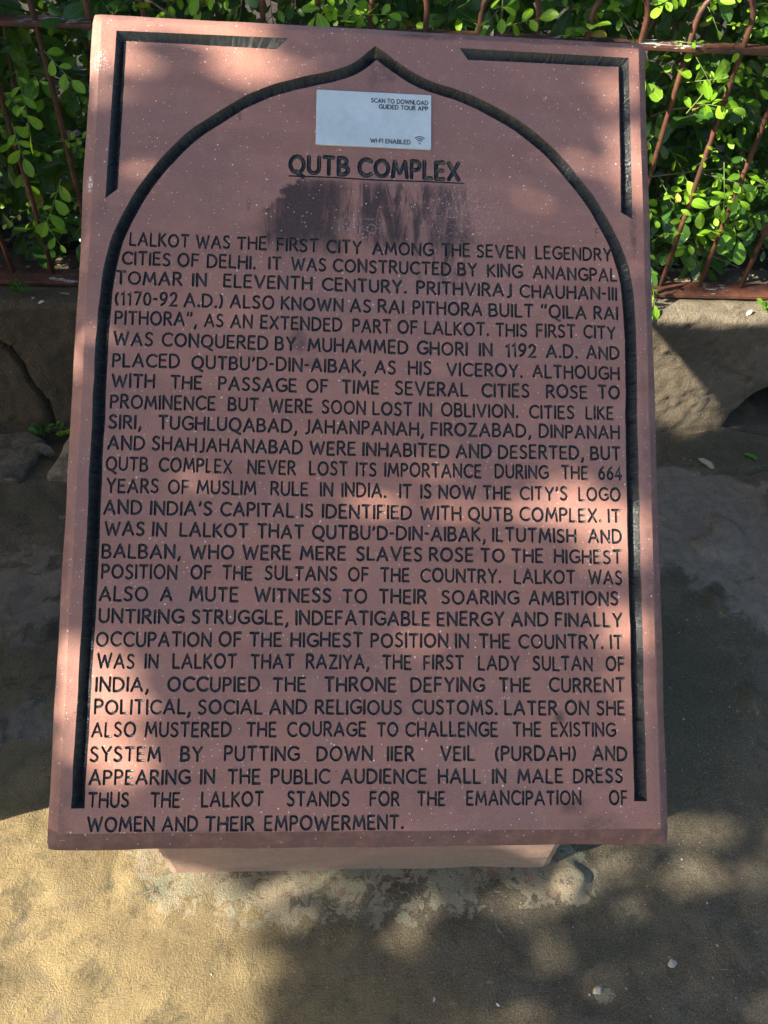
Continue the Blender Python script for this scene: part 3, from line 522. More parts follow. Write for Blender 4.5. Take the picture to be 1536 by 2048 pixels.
def arc(cx, cy, rx, ry, a0, a1, n=8):
    return [(cx+rx*math.cos(math.radians(a0+(a1-a0)*i/n)), cy+ry*math.sin(math.radians(a0+(a1-a0)*i/n))) for i in range(n+1)]
OV = lambda w: arc(w/2, .5, w/2, .5, 90, 450, 14)
G = {
 'A': (.80, [[(0,0),(.40,1)], [(.40,1),(.80,0)], [(.14,.33),(.66,.33)]]),
 'B': (.60, [[(0,0),(0,1)], [(0,1),(.28,1)]+arc(.28,.765,.25,.235,80,-80,5)+[(0,.53)], [(.28,.53)]+arc(.31,.265,.29,.265,80,-80,5)+[(0,0)]]),
 'C': (.74, [arc(.47,.5,.47,.5,48,312,10)]),
 'D': (.74, [[(0,0),(0,1)], [(0,1),(.22,1)]+arc(.24,.5,.50,.5,80,-80,8)+[(.22,0),(0,0)]]),
 'E': (.52, [[(0,0),(0,1)], [(0,1),(.50,1)], [(0,.52),(.44,.52)], [(0,0),(.52,0)]]),
 'F': (.50, [[(0,0),(0,1)], [(0,1),(.50,1)], [(0,.52),(.43,.52)]]),
 'G': (.78, [arc(.47,.5,.47,.5,48,322,10)+[(.81,.45)], [(.54,.45),(.82,.45)]]),
 'H': (.68, [[(0,0),(0,1)], [(.68,0),(.68,1)], [(0,.52),(.68,.52)]]),
 'I': (.0, [[(0,0),(0,1)]]),
 'J': (.34, [[(.34,1),(.34,.14)]+arc(.12,.14,.22,.22,-20,-100,3)]),
 'K': (.60, [[(0,0),(0,1)], [(.58,1),(.03,.50)], [(.12,.58),(.62,0)]]),
 'L': (.48, [[(0,1),(0,0)], [(0,0),(.50,0)]]),
 'M': (.92, [[(0,0),(.12,1)], [(.12,1),(.46,.24)], [(.46,.24),(.80,1)], [(.80,1),(.92,0)]]),
 'N': (.70, [[(0,0),(0,1)], [(0,1),(.70,0)], [(.70,0),(.70,1)]]),
 'O': (.87, [OV(.87)]),
 'P': (.54, [[(0,0),(0,1)], [(0,1),(.26,1)]+arc(.28,.74,.27,.26,80,-80,5)+[(0,.48)]]),
 'Q': (.87, [OV(.87), [(.42,.06),(.58,-.10),(.86,-.24)]]),
 'R': (.60, [[(0,0),(0,1)], [(0,1),(.26,1)]+arc(.28,.75,.26,.25,80,-80,5)+[(0,.50)], [(.26,.50),(.62,0)]]),
 'S': (.54, [[(.50,.90),(.38,.985),(.24,1.0),(.09,.93),(.03,.78),(.09,.64),(.27,.53),(.45,.42),(.53,.27),(.47,.09),(.30,0),(.14,.01),(.0,.10)]]),
 'T': (.64, [[(0,1),(.64,1)], [(.32,1),(.32,0)]]),
 'U': (.66, [[(0,1),(0,.34)]+arc(.33,.33,.33,.33,190,350,8)+[(.66,.34),(.66,1)]]),
 'V': (.76, [[(0,1),(.38,0)], [(.38,0),(.76,1)]]),
 'W': (1.12, [[(0,1),(.28,0)], [(.28,0),(.56,.86)], [(.56,.86),(.84,0)], [(.84,0),(1.12,1)]]),
 'X': (.66, [[(0,0),(.66,1)], [(0,1),(.66,0)]]),
 'Y': (.68, [[(0,1),(.34,.48)], [(.68,1),(.34,.48)], [(.34,.48),(.34,0)]]),
 'Z': (.62, [[(0,1),(.62,1)], [(.62,1),(0,0)], [(0,0),(.64,0)]]),
 '0': (.54, [arc(.27,.5,.27,.5,90,450,12)]),
 '1': (.24, [[(.0,.84),(.18,1),(.18,0)]]),
 '2': (.50, [arc(.25,.74,.24,.26,165,-20,6)+[(.42,.50),(0,0),(.54,0)]]),
 '4': (.56, [[(.42,0),(.42,1),(0,.28),(.58,.28)]]),
 '6': (.54, [[(.46,.99),(.20,.80),(.04,.52),(.02,.32)], arc(.28,.29,.26,.29,180,-180,12)]),
 '7': (.50, [[(0,1),(.52,1),(.16,0)]]),
 '9': (.54, [[(.08,.01),(.34,.20),(.50,.48),(.52,.68)], arc(.26,.71,.26,.29,0,360,12)]),
 '.': (.06, [[(.02,.03),(.05,.05)]]),
 ',': (.12, [[(.10,.08),(.09,-.06),(.0,-.22)]]),
 '-': (.24, [[(.0,.48),(.24,.48)]]),
 '(': (.20, [arc(.46,.48,.44,.66,130,230,6)]),
 ')': (.20, [arc(-.26,.48,.44,.66,50,-50,6)]),
 '’': (.10, [[(.08,1.02),(.08,.90),(.0,.76)]]),
 '“': (.34, [[(.07,1.06),(.0,.94),(.02,.82)], [(.37,1.06),(.30,.94),(.32,.82)]]),
 '”': (.34, [[(.04,1.06),(.05,.94),(.0,.82)], [(.34,1.06),(.35,.94),(.30,.82)]]),
}
GAP = .31
def rails_of(pl, r, closed):
    """offset rails left / half-left / centre / half-right / right of a polyline"""
    n = len(pl); P = [np.array(p, float) for p in pl]; R = []
    for i in range(n):
        if closed: a, b = P[(i-1) % n], P[(i+1) % n]
        else: a, b = P[max(i-1, 0)], P[min(i+1, n-1)]
        t1 = P[i]-a; t2 = b-P[i]
        l1, l2 = np.linalg.norm(t1), np.linalg.norm(t2)
        if l1 < 1e-9: t1 = t2; l1 = l2
        if l2 < 1e-9: t2 = t1; l2 = l1
        t1 = t1/l1; t2 = t2/l2; t = t1+t2; t /= np.linalg.norm(t)+1e-12
        nrm = np.array([-t[1], t[0]]); k = 1/max(.55, nrm@np.array([-t1[1], t1[0]]))
        R.append([P[i]+nrm*r*k*q for q in (1, .52, 0, -.52, -1)])
    return R
def glyph_mesh(strokes, r, depth, rnd):
    """union of stroke areas as a carved trough: verts (x,y,depth), triangles, boundary loops"""
    V = []; F = []; SEG = []
    for pl in strokes:
        pl = [(x+rnd.uniform(-.014, .014), y+rnd.uniform(-.014, .014)) for x, y in pl] if len(pl) < 9 else [(x, y) for x, y in pl]
        closed = len(pl) > 9 and math.dist(pl[0], pl[-1]) < .01
        if closed: pl = pl[:-1]
        rr = r*rnd.uniform(.92, 1.1)
        R = rails_of(pl, rr, closed); o = len(V); n = len(pl)
        for row in R: V += [tuple(p) for p in row]
        for i in range(n if closed else n-1):
            j = (i+1) % n
            SEG.append((pl[i], pl[j]))
            for k in range(4): F.append([o+i*5+k, o+i*5+k+1, o+j*5+k+1, o+j*5+k])
        if not closed:
            for e, s in ((0, -1), (n-1, 1)):
                row = R[e]; c = row[2]; q = pl[1] if e == 0 else pl[-2]
                d = c-np.array(q); d /= np.linalg.norm(d); nr = row[0]-c
                m = len(V); cap = []
                for a in (60, 20, -20, -60):
                    A = math.radians(a); cap.append(tuple(c+nr*math.sin(A)+d*rr*math.cos(A)*.9))
                V += cap
                cf = [o+e*5+0, m, m+1, m+2, m+3, o+e*5+4, o+e*5+2]; F.append(cf if e == 0 else cf[::-1])
    S = 100.0
    vs, es, fs, ov, oe, of = delaunay_2d_cdt([Vector((x*S, y*S)) for x, y in V], [], F, 0, 1e-4)
    tris = [f for f, src in zip(fs, of) if src]
    out = []
    for v in vs:
        x, y = v.x/S, v.y/S
        d = min(seg_d(x, y, a, b) for a, b in SEG)/r
        out.append((x, y, 0 if d > .90 else -depth*(1-d*d)**.6))
    # boundary
    cnt = {}
    T = []
    for f in tris:
        f = list(f)
        for a in range(1, len(f)-1):
            tri = [f[0], f[a], f[a+1]]
            p = [out[i] for i in tri]
            ar = (p[1][0]-p[0][0])*(p[2][1]-p[0][1])-(p[2][0]-p[0][0])*(p[1][1]-p[0][1])
            if ar < 0: tri = tri[::-1]
            T.append(tri)
    for t in T:
        for a in range(3): cnt[(t[a], t[(a+1) % 3])] = 1
    nxt = {}
    for (a, b) in cnt:
        if (b, a) not in cnt: nxt.setdefault(a, []).append(b)
    for a in nxt:
        x, y, _ = out[a]; out[a] = (x, y, 0.0)
    loops = []
    while nxt:
        a = next(iter(nxt)); loop = [a]; b = nxt[a].pop()
        if not nxt[a]: del nxt[a]
        while b != loop[0] and b in nxt:
            loop.append(b); c = nxt[b].pop()
            if not nxt[b]: del nxt[b]
            b = c
        if len(loop) > 2: loops.append(loop)
    return out, T, loops
RND = random.Random(7)
CACHE = {}
def glyph(ch, r, depth):
    k = (ch, round(r, 4), RND.randrange(3))
    if k not in CACHE: CACHE[k] = glyph_mesh(G[ch][1], r if ch != '.' else r*1.25, depth, RND)
    return CACHE[k]
HOLES = []          # (loop points, +1 outer / -1 island) on the board plane
def width(w, gap=GAP): return sum(G[c][0] for c in w)+gap*(len(w)-1)
def put_word(w, u, v, cap, xs, r=.099, depth=.18, ang=0.0, w0=0.0, holes=True, gap=GAP, jit=1.0):
    V = []; F = []; x = 0.0
    for ch in w:
        g, T, loops = glyph(ch, r, depth)
        dy = RND.uniform(-.028, .028)*jit; sc = RND.uniform(.97, 1.04) if jit else 1; rot = RND.uniform(-.02, .02)*jit
        def tf(p):
            px = (x+p[0])*xs*cap; py = (p[1]*sc+dy)*cap; py += px*ang + p[0]*rot*cap
            return u+px, v+py
        o = len(V)
        pts = [tf(p) for p in g]
        V += [B(a, b, w0+p[2]*cap) for (a, b), p in zip(pts, g)]
        F += [(t[0]+o, t[1]+o, t[2]+o) for t in T]
        if holes:
            for L in loops:
                P2 = [pts[i] for i in L]
                ar = sum(P2[i-1][0]*P2[i][1]-P2[i][0]*P2[i-1][1] for i in range(len(P2)))
                HOLES.append((P2, 1 if ar > 0 else -1))
        x += G[ch][0]+gap
    return V, F

# inscription
for cap, (ue, ve), row in LINES:
    cap *= .97
    line = bpy.data.objects.new('inscription_line', None); COL.objects.link(line); line.parent = sign; line.empty_display_size = .01
    k = []
    for i, (w, u, v) in enumerate(row):
        nat = width(w)*cap
        end = ue if i == len(row)-1 else None
        if end is not None: k.append((end-u-.003)/nat)
    kk = min(1.02, max(.76, k[0]))
    # keep every word clear of the next
    for i, (w, u, v) in enumerate(row[:-1]):
        kk_i = (row[i+1][1]-u-.0105)/(width(w)*cap)
        kk = min(kk, max(kk_i, .74)) if kk_i < kk*.93 else kk
    for i, (w, u, v) in enumerate(row):
        nu, nv = (row[i+1][1], row[i+1][2]) if i < len(row)-1 else (ue, ve)
        k2 = kk
        if i < len(row)-1: k2 = min(k2*1.04, (nu-u-.0108)/(width(w)*cap))
        ang = (nv-v)/max(.01, nu-u)
        ang = max(-.02, min(.02, ang))
        V, F = put_word(w, u+.0012, v, cap, max(.7, k2), ang=ang)
        obj('engraved_word', mesh('engraved_word', V, F, True), M_PAINT, line)
# title
line = bpy.data.objects.new('inscription_title', None); COL.objects.link(line); line.parent = sign; line.empty_display_size = .01
tc = .0225
V, F = put_word('QUTB', .2675, .8465, tc, (.3445-.2675)/(width('QUTB')*tc)*.98, r=.135, depth=.18, jit=.4)
obj('engraved_word', mesh('engraved_word', V, F, True), M_PAINT, line)
V, F = put_word('COMPLEX', .3578, .8462, tc, (.4922-.3578)/(width('COMPLEX')*tc)*.98, r=.135, depth=.18, jit=.4)
obj('engraved_word', mesh('engraved_word', V, F, True), M_PAINT, line)
G['_'] = (13.0, [[(0,0),(3.3,.03),(6.5,-.02),(9.8,.03),(13.0,0)]])
V, F = put_word('_', .2665, .8412, .0177, 1.0, r=.058, depth=.10, jit=0)
obj('underline', mesh('underline', V, F, True), M_PAINT, line)
# tiny scratched letter beside the arch
V, F = put_word('F', .6735, .7735, .0125, .8, r=.035, depth=.05, jit=0)
obj('scratched_letter', mesh('scratched_letter', V, F, True), M_PAINT, sign)

# grooves
def resample(P, step):
    P = [np.array(p) for p in P]; out = [P[0]]; 
    # Catmull-Rom
    for i in range(len(P)-1):
        p0 = P[max(i-1, 0)]; p1 = P[i]; p2 = P[i+1]; p3 = P[min(i+2, len(P)-1)]
        n = max(1, int(np.linalg.norm(p2-p1)/step))
        for k in range(1, n+1):
            t = k/n; out.append(.5*((2*p1)+(-p0+p2)*t+(2*p0-5*p1+4*p2-p3)*t*t+(-p0+3*p1-3*p2+p3)*t**3))
    return out
def groove_arch():
    L = resample(ARCH_LEFT, .007); R_ = resample(ARCH_RIGHT, .007)
    P = L[::-1]+R_[1:]; apex = len(L)-1
    n = len(P); hw = .0080; V2 = []; V = []; F = []; UVs = []; s = 0
    tn = []
    for i in range(n):
        a, b = P[max(i-1, 0)], P[min(i+1, n-1)]
        if i == apex: t = np.array([1.0, 0]); kk = 1.22
        else:
            if i == apex-1: b = P[i]; 
            if i == apex+1: a = P[i]
            t = b-a; t = t/np.linalg.norm(t); kk = 1
        nr = np.array([-t[1], t[0]])
        wob = 1+nz(P[i][0]*40, P[i][1]*40, 1)*.10
        w1 = hw*kk*wob; w2 = hw*kk*(1+nz(P[i][0]*40, P[i][1]*40, 5)*.10)
        if i: s += np.linalg.norm(P[i]-P[i-1])
        o_, i_ = P[i]+nr*w1, P[i]-nr*w2
        c_ = P[i]+nr*w1*nz(P[i][0]*25, P[i][1]*25, 9)*.10
        tn.append((o_, i_))
        dep = .0108*(1+nz(P[i][0]*60, P[i][1]*60, 3)*.08)
        if i in (0, n-1):   # sloped end facet
            c_ = c_+(P[1]-P[0] if i == 0 else P[n-2]-P[n-1])/np.linalg.norm(P[1]-P[0])*.0075
        for q, dd, uu in ((o_, 0, 0), (o_*.5+c_*.5, -dep*.53, .25), (c_, -dep, .5), (c_*.5+i_*.5, -dep*.53, .75), (i_, 0, 1)):
            if i in (0, n-1) and dd != -dep: 
                pass
            V2.append(q); V.append(B(q[0], q[1], dd)); UVs.append((s, uu*.02))
    for i in range(n-1):
        for k in range(4): F.append((i*5+k, i*5+k+1, (i+1)*5+k+1, (i+1)*5+k))
    for e in (0, n-1):   # end triangles: surface edge down to the valley point
        b = e*5
        # move the quarter points onto the end facet
        if e == 0: F += [(b, b+2, b+1), (b+4, b+3, b+2), (b, b+4, b+2)]
        else: F += [(b, b+1, b+2), (b+2, b+3, b+4), (b, b+2, b+4)]
    loop = [tuple(a) for a, _ in tn]+[tuple(b) for _, b in tn[::-1]]
    ar = sum(loop[i-1][0]*loop[i][1]-loop[i][0]*loop[i-1][1] for i in range(len(loop)))
    if ar < 0: loop = loop[::-1]
    HOLES.append((loop, 1))
    o = obj('arch_groove', mesh('arch_groove', V, F, False, uv=UVs), M_GROOVE, sign)
groove_arch()
def groove_corner(C):
    o0, o1, o2, i2, i1, i0 = [np.array(c) for c in C]
    def seg(a, b, n): return [a+(b-a)*k/n for k in range(n+1)]
    n1 = int(np.linalg.norm(o1-o0)/.006); n2 = int(np.linalg.norm(o2-o1)/.006)
    O = seg(o0, o1, n1)+seg(o1, o2, n2)[1:]; I = seg(i0, i1, n1)+seg(i1, i2, n2)[1:]
    n = len(O); V = []; UVs = []; F = []; s = 0; lo = []; li = []
    for k in range(n):
        m = k in (0, n-1, n1)
        wo = 0 if m else nz(O[k][0]*60, O[k][1]*60, 2)*.0005; d = O[k]-I[k]; d = d/np.linalg.norm(d)
        o_ = O[k]+d*wo; i_ = I[k]+d*(0 if m else nz(I[k][0]*60, I[k][1]*60, 6)*.0005); c_ = (o_+i_)/2
        if k == 0: c_ = c_+(I[0]-O[0])*0+(O[3]-O[0])/np.linalg.norm(O[3]-O[0])*.0065
        if k == n-1: c_ = c_+(O[n-4]-O[n-1])/np.linalg.norm(O[n-4]-O[n-1])*.0065
        if k: s += np.linalg.norm(O[k]-O[k-1])
        lo.append(tuple(o_)); li.append(tuple(i_)); dep = .0095
        for q, dd, uu in ((o_, 0, 0), (o_*.5+c_*.5, -dep*.5, .25), (c_, -dep, .5), (c_*.5+i_*.5, -dep*.5, .75), (i_, 0, 1)):
            V.append(B(q[0], q[1], dd)); UVs.append((s, uu*.02))
    for i in range(n-1):
        for k in range(4): F.append((i*5+k, i*5+k+1, (i+1)*5+k+1, (i+1)*5+k))
    for e in (0, n-1):
        b = e*5; F += [(b, b+2, b+1), (b+4, b+3, b+2), (b, b+4, b+2)]
    loop = lo+li[::-1]; ar = sum(loop[i-1][0]*loop[i][1]-loop[i][0]*loop[i-1][1] for i in range(len(loop)))
    if ar < 0: loop = loop[::-1]
    HOLES.append((loop, 1))
    obj('corner_groove', mesh('corner_groove', V, F, False, uv=UVs), M_GROOVE, sign)
groove_corner(CORNER_LEFT); groove_corner(CORNER_RIGHT)

# the slab: carved face, worn bevel, sides and back
def build_slab():
    L_, R__, T_, B_ = .0165, BW-.0130, BH-.0095, .0165
    X0, X1, Y0, Y1 = -.0015, BW+.0035, -.0075, BH+.0095
    def edge(a, b, n, amp, inset):
        pts = []
        for k in range(n):
            t = k/n; x = a[0]+(b[0]-a[0])*t; y = a[1]+(b[1]-a[1])*t
            w = fbm(x, y, inset*7, 9, 3)*amp
            nx, ny = (b[1]-a[1]), -(b[0]-a[0]); l = math.hypot(nx, ny)
            pts.append((x+nx/l*w, y+ny/l*w))
        return pts
    def ring(x0, y0, x1, y1, amp, ins, rc=0.0):
        c = [(x0, y0), (x1, y0), (x1, y1), (x0, y1)]; n = (80, 110, 80, 110); out = []
        for i in range(4): out += edge(c[i], c[(i+1) % 4], n[i], amp, ins)
        if rc:   # round the corners
            res = []
            for (x, y) in out:
                cx = min(max(x, x0+rc), x1-rc); cy = min(max(y, y0+rc), y1-rc); d = math.hypot(x-cx, y-cy)
                if d > rc and abs(x-cx) > 1e-9 and abs(y-cy) > 1e-9: x, y = cx+(x-cx)/d*rc, cy+(y-cy)/d*rc
                res.append((x, y))
            out = res
        return out
    top = ring(L_, B_, R__, T_, .0011, 1)
    # face with all carvings cut out of it
    S = 100.0; V = []; F = []
    def addloop(P):
        o = len(V); V.extend(Vector((x*S, y*S)) for x, y in P); F.append(list(range(o, o+len(P))))
    addloop(top); sign_ = [0]
    BB = [None]
    for P, s in HOLES:
        if len(P) < 3: continue
        ar = abs(sum(P[i-1][0]*P[i][1]-P[i][0]*P[i-1][1] for i in range(len(P))))/2
        if ar < 4e-7: continue
        addloop(P if s > 0 else P[::-1]); sign_.append(s)
        X_ = [p[0]*100 for p in P]; Y_ = [p[1]*100 for p in P]; BB.append((min(X_), max(X_), min(Y_), max(Y_)))
    # a light interior lattice keeps triangles well shaped
    for u in np.arange(.03, BW-.02, .02):
        for v in np.arange(.03, BH-.02, .02): V.append(Vector(((u+.0013*math.sin(v*91))*S, v*S)))
    vs, es, fs, ov, oe, of = delaunay_2d_cdt(V, [], F, 0, 1e-5)
    tris = []
    for f, src in zip(fs, of):
        if 0 not in src: continue
        f = list(f)
        cx = sum(vs[i].x for i in f)/len(f); cy = sum(vs[i].y for i in f)/len(f)
        if sum(sign_[i] for i in src if i and BB[i][0] < cx < BB[i][1] and BB[i][2] < cy < BB[i][3]) > 0: continue
        for a in range(1, len(f)-1): tris.append((f[0], f[a], f[a+1]))
    V3 = [B(v.x/S, v.y/S, 0) for v in vs]; UVs = [(v.x/S, v.y/S) for v in vs]
    me = mesh('carved_face', V3, tris, False, uv=UVs)
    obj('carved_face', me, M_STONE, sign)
    # bevel + sides
    rings = [(top, 0.0), ([(x, y) for x, y in ring(L_-.0010, B_-.0010, R__+.0010, T_+.0010, .0011, 1)], -.0040),
             (ring(L_-.0070, B_-.0075, R__+.0055, T_+.0050, .0010, 2, .003), -.0064),
             (ring(X0+.0035, Y0+.0035, X1-.0035, Y1-.0030, .0009, 3, .005), -.0115),
             (ring(X0+.0008, Y0+.0008, X1-.0008, Y1-.0008, .0013, 3, .006), -.0165), (ring(X0, Y0, X1, Y1, .0015, 3, .007), -.023),
             (ring(X0+.001, Y0+.001, X1-.001, Y1-.001, .0018, 3, .007), -.062), (ring(X0+.012, Y0+.012, X1-.012, Y1-.012, .001, 3, .01), -.070)]
    V = []; UVs = []; F = []
    for P, w in rings:
        for x, y in P: V.append(B(x, y, w)); UVs.append((x, y+w*.3))
    n = len(top)
    for k in range(len(rings)-1):
        for i in range(n):
            j = (i+1) % n; F.append((k*n+i, (k+1)*n+i, (k+1)*n+j, k*n+j))
    F.append(tuple((len(rings)-1)*n+i for i in range(n)))
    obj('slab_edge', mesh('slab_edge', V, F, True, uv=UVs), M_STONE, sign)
build_slab()

# pedestal
def pedestal(par, root, x0=-.300, x1=.367, y0=.428, y1=.66, wob=.003):
    def under(y): # height of the slab's underside plane at y
        p = BO+BN*(-.069); t = (y-p[1])/BV[1]; return p[2]+BV[2]*t
    V = []; F = []
    xs = np.linspace(x0, x1, 45); nlev = 26
    def col(x, y, c):
        zt = under(y)
        return [(x+fbm(x*2, y*2+j*.3, c, 3, 2)*wob, y+fbm(x*5, j*.5, c+4, 2, 2)*wob, -.03+(zt+.03)*j/nlev) for j in range(nlev+1)]
    per = [(x, y0) for x in xs]+[(x1, y) for y in np.linspace(y0, y1, 14)[1:]]+[(x, y1) for x in xs[::-1][1:]]+[(x0, y) for y in np.linspace(y1, y0, 14)[1:-1]]
    for (x, y) in per:
        if (x in (x0, x1)) and (y in (y0, y1)): x += (.004 if x == x0 else -.004); y += (.004 if y == y0 else -.004)
        V += [tuple(np.array(p)-root) for p in col(x, y, 1)]
    m = len(per); k = nlev+1
    for i in range(m):
        j = (i+1) % m
        for l in range(nlev): F.append((i*k+l, j*k+l, j*k+l+1, i*k+l+1))
    F.append(tuple(i*k+nlev for i in range(m)))
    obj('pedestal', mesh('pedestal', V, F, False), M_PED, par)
pedestal(sign, ROOT)

# sticker plate with print
def build_sticker():
    root = None
    u0, u1, v0, v1 = .3000, .4525, .8854, .9622
    mb = MB(); r = .0012
    P = [(u0+r, v0), (u1-r, v0), (u1, v0+r), (u1, v1-r), (u1-r, v1), (u0+r, v1), (u0, v1-r), (u0, v0+r)]
    V = [B(x, y, .0004) for x, y in P]+[B(x, y, .0026) for x, y in P]+[B(u0+(x-u0)*.994+.0004, v0+(y-v0)*.99+.0004, .0029) for x, y in P]
    F = [(i, (i+1) % 8, 8+(i+1) % 8, 8+i) for i in range(8)]+[(8+i, 8+(i+1) % 8, 16+(i+1) % 8, 16+i) for i in range(8)]+[tuple(range(16, 24)), tuple(range(7, -1, -1))]
    pl = obj('notice_plate', mesh('notice_plate', V, F, False), M_STICK, sign, label='white plastic notice plate with SCAN TO DOWNLOAD print')
    def txt(s, a, b, v, cap):
        words = s.split(' '); sp = .75; tot = sum(width(w, .27) for w in words)+sp*(len(words)-1); k = (b-a)/(tot*cap); x = a; V = []; F = []
        for w in words:
            VV, FF = put_word(w, x, v, cap, k, r=.105, depth=0, w0=.0032, holes=False, gap=.27, jit=0)
            o = len(V); V += VV; F += [tuple(i+o for i in f) for f in FF]; x += (width(w, .27)+sp)*cap*k
        obj('printed_text', mesh('printed_text', V, F, False), M_INK, pl)
    txt('SCAN TO DOWNLOAD', .3725, .4478, .9478, .0056)
    txt('GUIDED TOUR APP', .3830, .4478, .9395, .0056)
    txt('WI-FI ENABLED', .3722, .4245, .8911, .0056)
    V = []; F = []
    cx, cy = .4372, .8925
    def band(r0, r1):
        o = len(V); n = 10
        for i in range(n+1):
            a = math.radians(48+84*i/n)
            V.append(B(cx+r0*math.cos(a), cy+r0*math.sin(a), .0032)); V.append(B(cx+r1*math.cos(a), cy+r1*math.sin(a), .0032))
        for i in range(n): F.append((o+2*i, o+2*i+1, o+2*i+3, o+2*i+2))
    for r0 in (.0035, .0063, .0091): band(r0, r0+.0013)
    o = len(V); V += [B(cx+.0011*math.cos(a), cy+.0011*math.sin(a), .0032) for a in np.linspace(0, 2*PI, 10, endpoint=False)]; F.append(tuple(range(o, o+10)))
    obj('wireless_symbol', mesh('wireless_symbol', V, F, False), M_INK, pl)
build_sticker()

# the neighbouring board to the left, just outside the picture: its shadow lies across the paving
def neighbour():
    off = np.array([-1.155, .03, 0]); r2 = ROOT+off
    t = thing('stone_signboard', tuple(r2), 'plain red sandstone signboard on pedestal, left of the inscribed QUTB COMPLEX board', 'signboard')
    V = []; F = []
    rr = [(0.012, 0), (.004, -.003), (0, -.012), (0, -.062), (.01, -.070)]
    for ins, w in rr:
        for x, y in ((ins, ins), (BW-ins, ins), (BW-ins, BH-ins), (ins, BH-ins)): V.append(B(x, y, w))
    for k in range(4):
        for i in range(4): j = (i+1) % 4; F.append((k*4+i, (k+1)*4+i, (k+1)*4+j, k*4+j))
    F += [(0, 1, 2, 3), (19, 18, 17, 16)]
    obj('slab', mesh('slab', V, F, False, uv=[(v[0], v[1]) for v in V]), M_PED, t)
    pedestal(t, ROOT)
neighbour()

# ----------------------------------------------------------------- iron fence
FY = 1.70
def build_fence():
    root = thing('iron_fence', (0, FY, .375), 'rust brown hooped iron fence with peeling paint standing on the plinth wall before the hedge', 'fence')
    def rail(z, y0, y1, th, name, seed):
        # flat bar, gently bowed
        V = []; F = []; xs = np.arange(-2.6, 2.9, .05)
        for x in xs:
            dz = nz(x, seed, 0, 1.3)*.0035; dy = nz(x, seed, 5, 1.1)*.004
            a, b = y0-FY+dy, y1-FY+dy; c = .0015
            for (y, zz) in ((a, c), (a+c, 0), (b-c, 0), (b, c), (b, th-c), (b-c, th), (a+c, th), (a, th-c)):
                V.append((x, y, z-.375+zz+dz))
        for i in range(len(xs)-1):
            for k in range(8): j = (k+1) % 8; F.append((i*8+k, i*8+j, (i+1)*8+j, (i+1)*8+k))
        obj(name, mesh(name, V, F, False), M_IRON, root)
    rail(.922, FY-.024, FY+.022, .008, 'rail', 1.0)
    rail(.379, FY-.040, FY+.020, .010, 'rail', 2.0)
    # hooped rods
    def rod(pts): return tube(pts, .0057, 8)
    pairs = [(-1.125, -1.02), (-.915, -.81), (-.705, -.597), (-.494, -.389), (-.285, None), (-.163, -.057), (.044, .152), (.258, .369), (.473, .582), (.681, .792), (.895, 1.003), (1.11, 1.215), (1.32, 1.425), (-1.34, -1.235), (1.53, 1.635), (1.74, 1.845), (-1.56, -1.45)]
    for a, b in pairs:
        dy = RND.uniform(-.003, .003); tilt = RND.uniform(-.006, .006)
        if b is None:
            p = [(a+tilt, dy, 0.004), (a, dy, .3), (a, dy, .80)]
            t = bpy.data.objects.new('rod', mesh('rod', *rod(p), smooth=True)); 
        else:
            w = (b-a)/2; m = (a+b)/2
            p = [(a+tilt, dy, .004), (a+tilt*.6+.001, dy+.002, .2), (a+.0, dy, .40), (a, dy, .52)]
            for th in np.linspace(178, 2, 13):
                A = math.radians(th); p.append((m+w*math.cos(A)*(1.0), dy, .592+w*1.12*math.sin(A)))
            p += [(b, dy, .52), (b, dy, .40), (b+tilt*.6, dy-.002, .2), (b+tilt, dy, .004)]
            t = bpy.data.objects.new('hooped_rod', mesh('hooped_rod', *rod(p), smooth=True))
        COL.objects.link(t); t.parent = root; t.data.materials.append(M_IRON)
    # end stanchions far left and right
    for x in (-1.66, 1.98):
        mb = MB(); mb.box((x-.016, -.016, 0), (x+.016, .016, .80)); obj('post', mb.vf(), M_IRON, root)
build_fence()

# ----------------------------------------------------------------- leaves
def leaf_template(w=.52, fold=.18, curl=.20, notch=False, wav=0.0):
    prof = [(0.0, .03), (.10, .30), (.28, .70), (.50, .98), (.70, 1.0), (.86, .72), (.96, .34), (1.0, .0)]
    if notch: prof = [(0, .03), (.12, .34), (.32, .72), (.54, .96), (.76, 1.0), (.92, .74), (1.0, .40), (.97, .0)]
    V = []; UVs = []; F = []
    for i, (t, h) in enumerate(prof):
        z = -curl*(t**1.8); hw = h*w/2
        wv = wav*math.sin(t*9)
        V += [(-hw, t, z+fold*hw+wv*hw), (0, t, z), (hw, t, z+fold*hw-wv*hw)]
        UVs += [(.5-h/2, t), (.5, t), (.5+h/2, t)]
    for i in range(len(prof)-1):
        F += [(i*3, i*3+1, i*3+4, i*3+3), (i*3+1, i*3+2, i*3+5, i*3+4)]
    return np.array(V), F, np.array(UVs)
LT = [leaf_template(.50, .25, .10), leaf_template(.58, .35, .22), leaf_template(.46, .15, .30, wav=.12), leaf_template(.62, .22, .14, True), leaf_template(.54, .45, .05), leaf_template(.42, .30, .18)]
LMESH = []
for mat in (M_LEAF_OLD, M_LEAF_MID, M_LEAF_NEW, mat_leaf('yellowing_leaf', (.30, .22, .04), (.38, .33, .06), .25, .5)):
    row = []
    for V, F, U in LT:
        me = mesh('leaf', V, F, True, uv=U); me.materials.append(mat); row.append(me)
    LMESH.append(row)

def basis(d, up):
    d = d/np.linalg.norm(d); s = np.cross(d, up)
    if np.linalg.norm(s) < .05: s = np.cross(d, [1, .1, 0])
    s /= np.linalg.norm(s); n = np.cross(s, d)
    return np.array([s, d, n]).T          # columns x,y,z

